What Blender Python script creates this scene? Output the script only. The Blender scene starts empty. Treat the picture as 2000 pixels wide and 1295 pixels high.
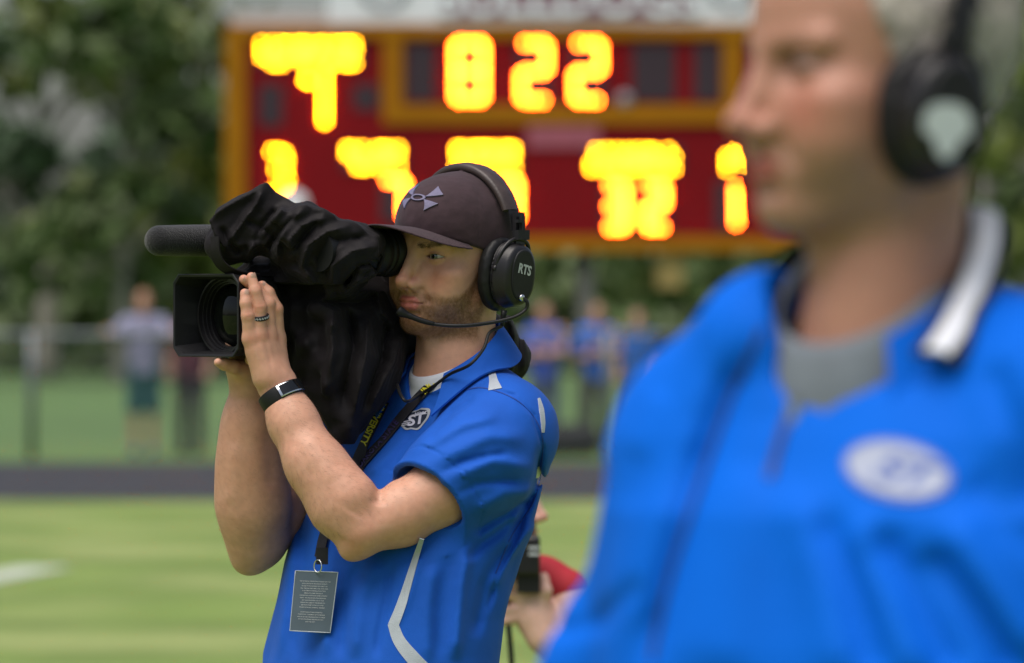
import bpy, math, random, time
T0 = time.time()
import numpy as np
from math import radians, sin, cos, pi

# ------------------------------------------------------------------ camera, world, sun, exposure
random.seed(4); rng = np.random.default_rng(4)
scene = bpy.context.scene
COL = scene.collection
F = 11111.0            # focal length in photo pixels (200 mm lens on a 36 mm frame, 2000 px wide)
CZ = 1.58              # camera height
HOR = 598.0            # pixel row of the horizon

camd = bpy.data.cameras.new('camera'); cam = bpy.data.objects.new('camera', camd); COL.objects.link(cam)
camd.sensor_width = 36.0; camd.lens = F * 36.0 / 2000.0
camd.clip_start = 0.1; camd.clip_end = 3000.0
cam.location = (0, 0, CZ)
cam.rotation_euler = (radians(90) - math.atan((647.5 - HOR) / F), 0, 0)
camd.dof.use_dof = True; camd.dof.focus_distance = 8.15; camd.dof.aperture_fstop = 5.3
scene.camera = cam

world = bpy.data.worlds.new('World'); scene.world = world; world.use_nodes = True
wn = world.node_tree.nodes; wl = world.node_tree.links; wn.clear()
SUN_EL, SUN_AZ = radians(68), radians(222)     # azimuth measured clockwise from +Y: behind the camera, to its left
sky = wn.new('ShaderNodeTexSky'); sky.sky_type = 'NISHITA'; sky.sun_disc = False
sky.sun_elevation = SUN_EL; sky.sun_rotation = SUN_AZ
sky.air_density = 1.0; sky.dust_density = 3.0; sky.ozone_density = 1.0
hsv = wn.new('ShaderNodeHueSaturation'); hsv.inputs['Saturation'].default_value = 0.70
bg = wn.new('ShaderNodeBackground'); bg.inputs['Strength'].default_value = 0.085
wo = wn.new('ShaderNodeOutputWorld')
wl.new(sky.outputs[0], hsv.inputs['Color']); wl.new(hsv.outputs[0], bg.inputs[0]); wl.new(bg.outputs[0], wo.inputs[0])

sund = bpy.data.lights.new('sun', 'SUN'); sun = bpy.data.objects.new('sun', sund); COL.objects.link(sun)
sund.energy = 2.4; sund.angle = radians(55); sund.color = (1.0, 0.93, 0.85)
sdir = np.array([sin(SUN_AZ) * cos(SUN_EL), cos(SUN_AZ) * cos(SUN_EL), sin(SUN_EL)])   # towards the sun
import mathutils
sun.rotation_euler = mathutils.Vector(tuple(sdir)).to_track_quat('Z', 'Y').to_euler()
sun.location = (-20, -30, 40)

scene.view_settings.view_transform = 'Standard'; scene.view_settings.look = 'None'
scene.view_settings.exposure = 0.55; scene.view_settings.gamma = 1.0
scene.cycles.use_denoising = True
scene.cycles.max_bounces = 6; scene.cycles.transparent_max_bounces = 12
scene.cycles.sample_clamp_indirect = 8.0
scene.cycles.caustics_reflective = False; scene.cycles.caustics_refractive = False

# ------------------------------------------------------------------ numeric helpers
def V(*a): return np.array(a, dtype=np.float64)
def P(u, v, d): return V((u - 1000) / F * d, d, CZ - (v - HOR) / F * d)
def uv_of(p): return 1000 + p[:, 0] * F / p[:, 1], HOR - (p[:, 2] - CZ) * F / p[:, 1]
def unit(a): a = np.asarray(a, float); return a / np.linalg.norm(a)
def sstep(a, b, x): t = np.clip((x - a) / (b - a), 0, 1); return t * t * (3 - 2 * t)
def smin(a, b, k): h = np.maximum(k - np.abs(a - b), 0) / k; return np.minimum(a, b) - h * h * k * 0.25
def smax(a, b, k): return -smin(-a, -b, k)
def rc(p, a, b, r1, r2):
    a = np.asarray(a, float); ba = np.asarray(b, float) - a; pa = p - a
    h = np.clip(pa @ ba / (ba @ ba + 1e-12), 0, 1)
    return np.linalg.norm(pa - h[:, None] * ba, axis=1) - (r1 + (r2 - r1) * h)
def chain(p, pts, rs, k):
    d = None
    for i in range(len(pts) - 1):
        e = rc(p, pts[i], pts[i + 1], rs[i], rs[i + 1])
        d = e if d is None else smin(d, e, k)
    return d
def ell(p, c, r, M=None):
    q = p - np.asarray(c, float)
    if M is not None: q = q @ M
    r = np.asarray(r, float)
    k0 = np.linalg.norm(q / r, axis=1); k1 = np.linalg.norm(q / (r * r), axis=1)
    return k0 * (k0 - 1) / (k1 + 1e-9)
def rbox(p, c, hs, r, M=None):
    q = p - np.asarray(c, float)
    if M is not None: q = q @ M
    q = np.abs(q) - (np.asarray(hs, float) - r)
    return np.linalg.norm(np.maximum(q, 0), axis=1) + np.minimum(q.max(axis=1), 0) - r
def _hash(i, j, k):
    n = (i * 374761393 + j * 668265263 + k * 2147483647 + 974634777) & 0xffffffff
    n = ((n ^ (n >> 13)) * 1274126177) & 0xffffffff
    n = ((n ^ (n >> 16)) * 2246822519) & 0xffffffff
    return ((n ^ (n >> 15)) & 0xffff) / 65535.0
def vnoise(p):
    i = np.floor(p).astype(np.int64); f = p - i; f = f * f * (3 - 2 * f)
    r = 0
    for a in (0, 1):
        for b in (0, 1):
            for c in (0, 1):
                w = (f[:, 0] if a else 1 - f[:, 0]) * (f[:, 1] if b else 1 - f[:, 1]) * (f[:, 2] if c else 1 - f[:, 2])
                r = r + w * _hash(i[:, 0] + a, i[:, 1] + b, i[:, 2] + c)
    return r * 2 - 1
def ridged(p): return 1 - 2 * np.abs(vnoise(p))
def seg2(u, v, poly):
    best = None
    for (ax, ay), (bx, by) in zip(poly[:-1], poly[1:]):
        dx, dy = bx - ax, by - ay
        t = np.clip(((u - ax) * dx + (v - ay) * dy) / (dx * dx + dy * dy + 1e-9), 0, 1)
        d = np.hypot(u - ax - t * dx, v - ay - t * dy)
        best = d if best is None else np.minimum(best, d)
    return best
def strokes(p, lst, sharp=False, warp=0.0):
    """ridges (+) and grooves (-) that run along lines on the surface and fade at their ends: (points, width, height in m)"""
    u, v = uv_of(p); s = np.zeros(len(p))
    if warp: u = u + warp * vnoise(p * 11 + 40); v = v + warp * vnoise(p * 11 + 60)
    for poly, w, hgt in lst:
        a = np.array(poly, float); L = np.linalg.norm(np.diff(a, axis=0), axis=1); T = L.sum(); acc = 0.0
        m = (u > a[:, 0].min() - 3 * w) & (u < a[:, 0].max() + 3 * w) & (v > a[:, 1].min() - 3 * w) & (v < a[:, 1].max() + 3 * w)
        if not m.any(): continue
        uu, vv = u[m], v[m]; best = np.full(len(uu), 1e9); tt = np.zeros(len(uu))
        for k in range(len(L)):
            dx, dy = a[k + 1] - a[k]
            t = np.clip(((uu - a[k, 0]) * dx + (vv - a[k, 1]) * dy) / (dx * dx + dy * dy + 1e-9), 0, 1)
            d = np.hypot(uu - a[k, 0] - t * dx, vv - a[k, 1] - t * dy)
            b = d < best; best = np.where(b, d, best); tt = np.where(b, (acc + t * L[k]) / T, tt); acc += L[k]
        d = best / w
        pr = np.maximum(0, 1 - d / 1.9) ** 1.5 if sharp else np.exp(-d * d)
        s[m] += hgt * pr * (sstep(-0.02, 0.18, tt) * sstep(1.02, 0.82, tt))
    return s
def tri(x): return np.abs(np.mod(x, 2.0) - 1.0)
def crumple(p, seed, n=5):
    """flat facets that meet in creases, about -1..1"""
    r = np.random.default_rng(seed); s = 0
    for _ in range(n):
        d = r.normal(0, 1, 3); d /= np.linalg.norm(d); s = s + (tri(p @ d * (0.7 + 0.7 * r.random()) + r.random() * 2) * 2 - 1)
    return s / n * 1.6

# ------------------------------------------------------------------ surface extraction
def evalc(f, p, n=300000):
    return np.concatenate([f(p[i:i + n]) for i in range(0, len(p), n)]) if len(p) > n else f(p)
def sdf_mesh(f, lo, hi, h, slack=0.0, project=1):
    lo = np.asarray(lo, float); hi = np.asarray(hi, float); B = 8
    nb = np.ceil((hi - lo) / (h * B)).astype(int); N = nb * B + 1
    bi = np.stack(np.meshgrid(*[np.arange(n) for n in nb], indexing='ij'), -1).reshape(-1, 3)
    bc = lo + (bi * B + B / 2) * h
    fc = evalc(f, bc)
    act = np.abs(fc) < B * h * 0.87 * 1.3 + slack
    vol = np.ones(tuple(N), np.float32)
    ins = bi[(~act) & (fc < 0)]
    for b in ins:
        vol[b[0]*B:b[0]*B+B+1, b[1]*B:b[1]*B+B+1, b[2]*B:b[2]*B+B+1] = -1
    ab = bi[act]
    loc = np.stack(np.meshgrid(*[np.arange(B + 1)] * 3, indexing='ij'), -1).reshape(-1, 3)
    gi = (ab[:, None, :] * B + loc[None]).reshape(-1, 3)
    key = (gi[:, 0] * N[1] + gi[:, 1]) * N[2] + gi[:, 2]
    key = np.unique(key)
    g3 = np.stack([key // (N[1] * N[2]), (key // N[2]) % N[1], key % N[2]], -1)
    vol.reshape(-1)[key] = evalc(f, lo + g3 * h)
    for ax in range(3):      # keep the surface closed at the grid's border
        sl = [slice(None)] * 3
        for e in (0, -1):
            sl[ax] = e; vol[tuple(sl)] = np.maximum(vol[tuple(sl)], 1e-4)
    s = vol < 0
    c = [s[a:N[0]-1+a, b:N[1]-1+b, d:N[2]-1+d] for a in (0, 1) for b in (0, 1) for d in (0, 1)]
    cnt = sum(x.astype(np.int8) for x in c)
    cells = np.argwhere((cnt > 0) & (cnt < 8))
    cid = -np.ones(tuple(N - 1), np.int32); cid[tuple(cells.T)] = np.arange(len(cells))
    acc = np.zeros((len(cells), 3)); num = np.zeros(len(cells))
    corners = [(a, b, d) for a in (0, 1) for b in (0, 1) for d in (0, 1)]
    cv = {q: vol[cells[:, 0] + q[0], cells[:, 1] + q[1], cells[:, 2] + q[2]].astype(float) for q in corners}
    for q in corners:
        for ax in range(3):
            if q[ax] == 0:
                q2 = list(q); q2[ax] = 1; q2 = tuple(q2)
                m = (cv[q] < 0) != (cv[q2] < 0)
                t = cv[q][m] / (cv[q][m] - cv[q2][m])
                pt = np.tile(np.array(q, float), (m.sum(), 1)); pt[:, ax] = t
                acc[m] += pt; num[m] += 1
    verts = lo + (cells + acc / num[:, None]) * h
    faces = []
    for ax in range(3):
        a1, a2 = (ax + 1) % 3, (ax + 2) % 3
        s0 = [slice(None)] * 3; s1 = [slice(None)] * 3
        s0[ax] = slice(0, -1); s1[ax] = slice(1, None)
        d = s[tuple(s0)] != s[tuple(s1)]
        e = np.argwhere(d)
        e = e[(e[:, a1] > 0) & (e[:, a2] > 0) & (e[:, a1] < N[a1] - 1) & (e[:, a2] < N[a2] - 1)]
        flip = s[tuple(e.T)]
        def cc(o1, o2):
            x = e.copy(); x[:, a1] -= o1; x[:, a2] -= o2; return cid[tuple(x.T)]
        qd = np.stack([cc(1, 1), cc(0, 1), cc(0, 0), cc(1, 0)], -1)
        qd[~flip] = qd[~flip][:, ::-1]
        faces.append(qd)
    faces = np.concatenate(faces)
    for _ in range(project):
        d0, g = grad(f, verts, h * 0.25)
        gn = np.linalg.norm(g, axis=1) + 1e-6
        verts = verts - np.clip(d0 / gn, -h * 0.6, h * 0.6)[:, None] * g / gn[:, None]
    return verts, faces
def grad(f, p, e):
    g = np.zeros_like(p); d0 = evalc(f, p)
    for a in range(3):
        q = p.copy(); q[:, a] += e; g[:, a] = (evalc(f, q) - d0) / e
    return d0, g

# ------------------------------------------------------------------ objects
WLOC = {}
def empty(name, loc):
    o = bpy.data.objects.new(name, None); COL.objects.link(o); o.location = tuple(loc); o.empty_display_size = 0.1
    WLOC[o.name] = np.asarray(loc, float); return o
def tag(o, label, cat, group=None):
    o['label'] = label; o['category'] = cat
    if group: o['group'] = group
    return o
def mk(name, verts, faces, mat, parent=None, smooth=True, colors=None, loc=None, auto=None):
    base = WLOC[parent.name] if parent is not None else (np.asarray(loc, float) if loc is not None else np.zeros(3))
    verts = np.asarray(verts, float) - base
    me = bpy.data.meshes.new(name)
    if isinstance(faces, np.ndarray) and faces.ndim == 2:
        nv, nf, k = len(verts), len(faces), faces.shape[1]
        me.vertices.add(nv); me.vertices.foreach_set('co', verts.astype(np.float32).ravel())
        me.loops.add(nf * k); me.loops.foreach_set('vertex_index', faces.astype(np.int32).ravel())
        me.polygons.add(nf); me.polygons.foreach_set('loop_start', np.arange(0, nf * k, k, dtype=np.int32))
        me.update(calc_edges=True); me.validate()
    else:
        me.from_pydata([tuple(v) for v in verts], [], [tuple(int(i) for i in f) for f in faces]); me.update()
    if colors is not None:
        at = me.color_attributes.new('Col', 'FLOAT_COLOR', 'POINT')
        c4 = np.ones((len(verts), 4), np.float32); c4[:, :3] = colors
        at.data.foreach_set('color', c4.ravel())
    if smooth: me.polygons.foreach_set('use_smooth', np.ones(len(me.polygons), bool))
    if auto is not None:
        me.polygons.foreach_set('use_smooth', np.ones(len(me.polygons), bool))
        me.set_sharp_from_angle(angle=radians(auto))
    o = bpy.data.objects.new(name, me); COL.objects.link(o)
    if mat is not None: me.materials.append(mat)
    if parent is not None: o.parent = parent
    else: o.location = tuple(base)
    WLOC[o.name] = base
    return o
def struct(o): o['kind'] = 'structure'; return o
def join(parts):
    vs, fs, n = [], [], 0
    for v, f in parts:
        vs.append(np.asarray(v, float)); fs += [tuple(int(i) + n for i in x) for x in f]; n += len(v)
    return np.concatenate(vs), fs
def box(c, hs, M=None):
    c = np.asarray(c, float); hs = np.asarray(hs, float)
    v = np.array([(x, y, z) for x in (-1, 1) for y in (-1, 1) for z in (-1, 1)], float) * hs
    if M is not None: v = v @ M.T
    return v + c, [(0, 1, 3, 2), (4, 6, 7, 5), (0, 4, 5, 1), (2, 3, 7, 6), (0, 2, 6, 4), (1, 5, 7, 3)]
def loft(loops, closed=True, cap=False):
    """loops: list of (n,3); joins consecutive loops with quads"""
    n = len(loops[0]); v = np.concatenate(loops); f = []
    for i in range(len(loops) - 1):
        for j in range(n if closed else n - 1):
            k = (j + 1) % n
            f.append((i * n + j, i * n + k, (i + 1) * n + k, (i + 1) * n + j))
    if cap:
        f.append(tuple(range(n))[::-1]); f.append(tuple((len(loops) - 1) * n + j for j in range(n)))
    return v, f
def frame_path(pts):
    pts = np.asarray(pts, float); t = np.gradient(pts, axis=0); t /= np.linalg.norm(t, axis=1)[:, None]
    up = V(0.12, 0.31, 0.94); ns = []
    n = up - (up @ t[0]) * t[0]; n /= np.linalg.norm(n)
    for i in range(len(pts)):
        n = n - (n @ t[i]) * t[i]; n /= np.linalg.norm(n); ns.append(n.copy())
    ns = np.array(ns); return t, ns, np.cross(t, ns)
def tube(pts, r, n=10, cap=True):
    pts = np.asarray(pts, float); t, a, b = frame_path(pts)
    r = np.broadcast_to(r, len(pts)); ang = np.arange(n) * 2 * pi / n
    loops = [pts[i] + r[i] * (np.cos(ang)[:, None] * a[i] + np.sin(ang)[:, None] * b[i]) for i in range(len(pts))]
    return loft(loops, True, cap)
def smooth_path(pts, n=8):
    pts = np.asarray(pts, float); out = []
    q = np.vstack([2 * pts[0] - pts[1], pts, 2 * pts[-1] - pts[-2]])
    for i in range(1, len(q) - 2):
        for k in range(n):
            t = k / n
            out.append(0.5 * (2*q[i] + (q[i+1]-q[i-1])*t + (2*q[i-1]-5*q[i]+4*q[i+1]-q[i+2])*t*t + (3*q[i]-q[i-1]-3*q[i+1]+q[i+2])*t**3))
    out.append(pts[-1]); return np.array(out)
def lathe(c, ax, prof, n=40):
    """prof: list of (distance along ax, radius)"""
    ax = unit(ax); a = unit(np.cross(ax, V(0.1, 0.2, 1))); b = np.cross(ax, a); ang = np.arange(n) * 2 * pi / n
    ring = np.cos(ang)[:, None] * a + np.sin(ang)[:, None] * b
    return loft([np.asarray(c) + t * ax + r * ring for t, r in prof], True, False)
def raycast(f, u, v, d0, d1=None):
    """points where the view lines through pixels meet a surface"""
    u = np.atleast_1d(np.asarray(u, float)); v = np.atleast_1d(np.asarray(v, float))
    dr = np.stack([(u - 1000) / F, np.ones_like(u), -(v - HOR) / F], -1)
    o = V(0, 0, CZ); d = np.full(len(u), float(d0))
    for _ in range(60):
        d = d + np.clip(f(o + dr * d[:, None]), -0.05, 0.05) * 0.8
    return o + dr * d[:, None]
def ribbon_on(f, poly, w, d0, lift, thick=0.0012, n=6, across=3):
    """strip that follows the surface along a pixel polyline; w in pixels (number or list)"""
    pts = smooth_path(np.array(poly, float), n) if n > 1 else np.array(poly, float)
    t = np.gradient(pts, axis=0); t /= np.linalg.norm(t, axis=1)[:, None]
    nn = np.stack([-t[:, 1], t[:, 0]], -1)
    ww = np.interp(np.linspace(0, 1, len(pts)), np.linspace(0, 1, len(np.atleast_1d(w))), np.atleast_1d(w))
    rows = []
    for a in np.linspace(-0.5, 0.5, across):
        q = pts + nn * (ww * a)[:, None]; rows.append(raycast(f, q[:, 0], q[:, 1], d0))
    g = np.stack(rows, 1)                       # (n, across, 3)
    _, gr = grad(f, g.reshape(-1, 3), 1e-3); gr /= np.linalg.norm(gr, axis=1)[:, None]
    top = (g.reshape(-1, 3) + gr * lift).reshape(g.shape); bot = top - gr.reshape(g.shape) * thick
    loops = [np.concatenate([top[i], bot[i][::-1]]) for i in range(len(pts))]
    return loft(loops, True, True)
def text_mesh(s, size=1.0, bold=0.0, shear=0.0, align='CENTER', spacing=1.0):
    c = bpy.data.curves.new('t', 'FONT'); c.body = s; c.size = size; c.offset = bold; c.shear = shear
    c.align_x = align; c.align_y = 'CENTER'; c.space_character = spacing; c.resolution_u = 3
    o = bpy.data.objects.new('t', c); COL.objects.link(o)
    dg = bpy.context.evaluated_depsgraph_get(); dg.update()
    me = bpy.data.meshes.new_from_object(o.evaluated_get(dg))
    v = np.array([x.co[:] for x in me.vertices]); f = [tuple(p.vertices) for p in me.polygons]
    bpy.data.objects.remove(o); bpy.data.curves.remove(c); bpy.data.meshes.remove(me)
    return v[:, :2], f

# ------------------------------------------------------------------ materials
MATS = {}
def pbr(name, base=(0.5, 0.5, 0.5), rough=0.6, attr=False, var=0.12, vscale=8.0, bscale=0, bstr=0.0, metallic=0.0,
        sss=0.0, sheen=0.0, spec=0.5, coat=0.0, emit=None, estr=0.0, weave=0.0, wscale=900.0, dirt=None, bdist=0.001, trans=0.0, crease=None):
    m = bpy.data.materials.new(name); m.use_nodes = True; MATS[name] = m
    N = m.node_tree.nodes; L = m.node_tree.links; b = N['Principled BSDF']
    tc = N.new('ShaderNodeTexCoord')
    nz = N.new('ShaderNodeTexNoise'); nz.inputs['Scale'].default_value = vscale; nz.inputs['Detail'].default_value = 5
    L.new(tc.outputs['Object'], nz.inputs['Vector'])
    mr = N.new('ShaderNodeMapRange'); mr.inputs['From Min'].default_value = 0.25; mr.inputs['From Max'].default_value = 0.75
    mr.inputs['To Min'].default_value = 1 - var; mr.inputs['To Max'].default_value = 1 + var
    L.new(nz.outputs['Fac'], mr.inputs['Value'])
    mx = N.new('ShaderNodeMix'); mx.data_type = 'RGBA'; mx.blend_type = 'MULTIPLY'; mx.inputs['Factor'].default_value = 1
    if attr:
        at = N.new('ShaderNodeAttribute'); at.attribute_name = 'Col'; L.new(at.outputs['Color'], mx.inputs['A'])
    else: mx.inputs['A'].default_value = (*base, 1)
    cmb = N.new('ShaderNodeCombineColor')
    for k in range(3): L.new(mr.outputs[0], cmb.inputs[k])
    L.new(cmb.outputs[0], mx.inputs['B'])
    out = mx.outputs['Result']
    if dirt is not None:
        col, sc_, th = dirt
        n2 = N.new('ShaderNodeTexNoise'); n2.inputs['Scale'].default_value = sc_; n2.inputs['Detail'].default_value = 6
        L.new(tc.outputs['Object'], n2.inputs['Vector'])
        r2 = N.new('ShaderNodeMapRange'); r2.inputs['From Min'].default_value = th; r2.inputs['From Max'].default_value = th + 0.16
        L.new(n2.outputs['Fac'], r2.inputs['Value'])
        m2 = N.new('ShaderNodeMix'); m2.data_type = 'RGBA'; L.new(r2.outputs[0], m2.inputs['Factor'])
        L.new(out, m2.inputs['A']); m2.inputs['B'].default_value = (*col, 1); out = m2.outputs['Result']
    L.new(out, b.inputs['Base Color'])
    b.inputs['Roughness'].default_value = rough; b.inputs['Metallic'].default_value = metallic
    b.inputs['Specular IOR Level'].default_value = spec
    b.inputs['Sheen Weight'].default_value = sheen; b.inputs['Coat Weight'].default_value = coat
    b.inputs['Transmission Weight'].default_value = trans
    if sheen: b.inputs['Sheen Roughness'].default_value = 0.5
    if sss:
        b.inputs['Subsurface Weight'].default_value = sss; b.inputs['Subsurface Radius'].default_value = (1.0, 0.35, 0.2)
        b.inputs['Subsurface Scale'].default_value = 0.006
    if emit is not None:
        b.inputs['Emission Color'].default_value = (*emit, 1); b.inputs['Emission Strength'].default_value = estr
    prev = None
    if bstr > 0:
        n3 = N.new('ShaderNodeTexNoise'); n3.inputs['Scale'].default_value = bscale; n3.inputs['Detail'].default_value = 4
        L.new(tc.outputs['Object'], n3.inputs['Vector'])
        bp = N.new('ShaderNodeBump'); bp.inputs['Strength'].default_value = bstr; bp.inputs['Distance'].default_value = bdist
        L.new(n3.outputs['Fac'], bp.inputs['Height']); prev = bp
    if crease is not None:
        n4 = N.new('ShaderNodeTexNoise'); n4.noise_type = 'RIDGED_MULTIFRACTAL'; n4.inputs['Scale'].default_value = crease[0]; n4.inputs['Detail'].default_value = 2; n4.inputs['Distortion'].default_value = 0.6
        L.new(tc.outputs['Object'], n4.inputs['Vector'])
        b4 = N.new('ShaderNodeBump'); b4.inputs['Strength'].default_value = crease[1]; b4.inputs['Distance'].default_value = crease[2]
        L.new(n4.outputs['Fac'], b4.inputs['Height'])
        if prev is not None: L.new(prev.outputs[0], b4.inputs['Normal'])
        prev = b4
    if weave > 0:
        wv = N.new('ShaderNodeTexVoronoi'); wv.inputs['Scale'].default_value = wscale
        L.new(tc.outputs['Object'], wv.inputs['Vector'])
        b2 = N.new('ShaderNodeBump'); b2.inputs['Strength'].default_value = weave; b2.inputs['Distance'].default_value = 0.0006
        L.new(wv.outputs['Distance'], b2.inputs['Height'])
        if prev is not None: L.new(prev.outputs[0], b2.inputs['Normal'])
        prev = b2
    if prev is not None: L.new(prev.outputs[0], b.inputs['Normal'])
    return m
# ------------------------------------------------------------------ material set
SKIN = pbr('skin', attr=True, rough=0.5, var=0.08, vscale=90, bscale=520, bstr=0.35, sss=0.15, spec=0.42, bdist=0.0008)
HAIRM = pbr('hair_strand', (0.13, 0.075, 0.035), 0.55, var=0.25, vscale=200)
ARMHAIR = pbr('arm_hair', (0.17, 0.10, 0.06), 0.5, var=0.2, vscale=200)
EYEM = pbr('eye_surface', attr=True, rough=0.08, var=0.02, spec=0.6, coat=0.4)
POLO = pbr('blue_polo_knit', (0.010, 0.095, 0.49), 0.72, var=0.10, vscale=14, bscale=90, bstr=0.25, sheen=0.04, spec=0.15, weave=0.35, wscale=800, bdist=0.002)
POLO_SEAM = pbr('blue_seam_thread', (0.008, 0.05, 0.28), 0.7, var=0.1)
JACKET = pbr('royal_blue_jersey', (0.0, 0.125, 0.68), 0.72, var=0.06, vscale=12, bscale=60, bstr=0.15, sheen=0.0, spec=0.12, bdist=0.002)
JACKET_DARK = pbr('navy_piping', (0.01, 0.03, 0.16), 0.6)
REFLECT = pbr('silver_mesh_stripe', (0.42, 0.46, 0.52), 0.5, var=0.1, vscale=30, weave=0.8, wscale=650)
WHITE_CLOTH = pbr('white_cotton', (0.72, 0.74, 0.80), 0.85, var=0.05, vscale=40, bscale=300, bstr=0.2)
GREY_CLOTH = pbr('grey_cotton', (0.16, 0.185, 0.22), 0.85, var=0.08, vscale=40)
BLACK_CLOTH = pbr('black_knit', (0.012, 0.012, 0.016), 0.8, var=0.2, vscale=60)
CAPM = pbr('charcoal_cap_cloth', (0.040, 0.021, 0.027), 0.8, var=0.2, vscale=50, bscale=400, bstr=0.05, sheen=0.10, spec=0.25, weave=0.22, wscale=800, dirt=((0.06, 0.05, 0.055), 40, 0.68))
CAPLOGO = pbr('lilac_grey_embroidery', (0.16, 0.145, 0.24), 0.7, var=0.15, vscale=300, weave=0.7, wscale=900)
SALT = pbr('sweat_salt', (0.10, 0.09, 0.10), 0.9, var=0.3, vscale=120)
RUBBER = pbr('black_rubber', (0.008, 0.008, 0.009), 0.5, spec=0.3, var=0.2, vscale=60, bscale=250, bstr=0.15)
PLASTIC = pbr('black_plastic', (0.012, 0.011, 0.013), 0.36, spec=0.4, var=0.15, vscale=50, bscale=500, bstr=0.12)
MATTE = pbr('matte_black_plastic', (0.011, 0.011, 0.013), 0.55, spec=0.3, var=0.2, vscale=40, bscale=900, bstr=0.25)
LEATHER = pbr('worn_brown_black_leather', (0.045, 0.030, 0.028), 0.45, var=0.3, vscale=60, bscale=350, bstr=0.5)
FOAM = pbr('foam_windscreen', (0.014, 0.014, 0.016), 0.95, spec=0.15, var=0.35, vscale=350, bscale=420, bstr=0.9, sheen=0.3, bdist=0.002)
COVER = pbr('black_nylon', (0.0100, 0.0080, 0.0095), 0.66, var=0.15, vscale=25, bscale=160, bstr=0.10, spec=0.17, sheen=0.03, weave=0.12, wscale=1100, bdist=0.002, crease=(16.0, 0.45, 0.010))
GLASS = pbr('coated_lens_glass', (0.004, 0.005, 0.004), 0.04, var=0.0, spec=0.25, coat=0.0)
GLASS2 = pbr('inner_lens_glass', (0.010, 0.011, 0.006), 0.08, var=0.0, spec=0.8)
SILVER = pbr('polished_steel', (0.62, 0.63, 0.66), 0.22, metallic=1.0, var=0.05)
SCREEN = pbr('dark_watch_screen', (0.006, 0.007, 0.009), 0.06, var=0.0, spec=0.6)
PRINT_GREY = pbr('pale_grey_print', (0.45, 0.47, 0.50), 0.6, var=0.1, vscale=200)
PANTS = pbr('khaki_twill', (0.22, 0.18, 0.12), 0.85, var=0.1, vscale=30)
PANTS_DARK = pbr('black_trousers', (0.02, 0.02, 0.024), 0.85, var=0.15, vscale=30)
SHOE = pbr('dark_shoe_leather', (0.03, 0.03, 0.033), 0.5, var=0.2, vscale=40)

def local(p, H, R): return (p - H) @ R * (100.0 / (R[:, 0] @ R[:, 0]))           # columns of R: forward, left, up ; centimetres
def headframe(yaw, pitch=0.0, roll=0.0):
    f = V(-sin(yaw) * cos(pitch), -cos(yaw) * cos(pitch), sin(pitch))
    l = V(cos(yaw), -sin(yaw), 0); u = np.cross(f, l)
    if roll: l, u = l * cos(roll) + u * sin(roll), u * cos(roll) - l * sin(roll)
    return np.stack([f, l, u], 1)

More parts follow.
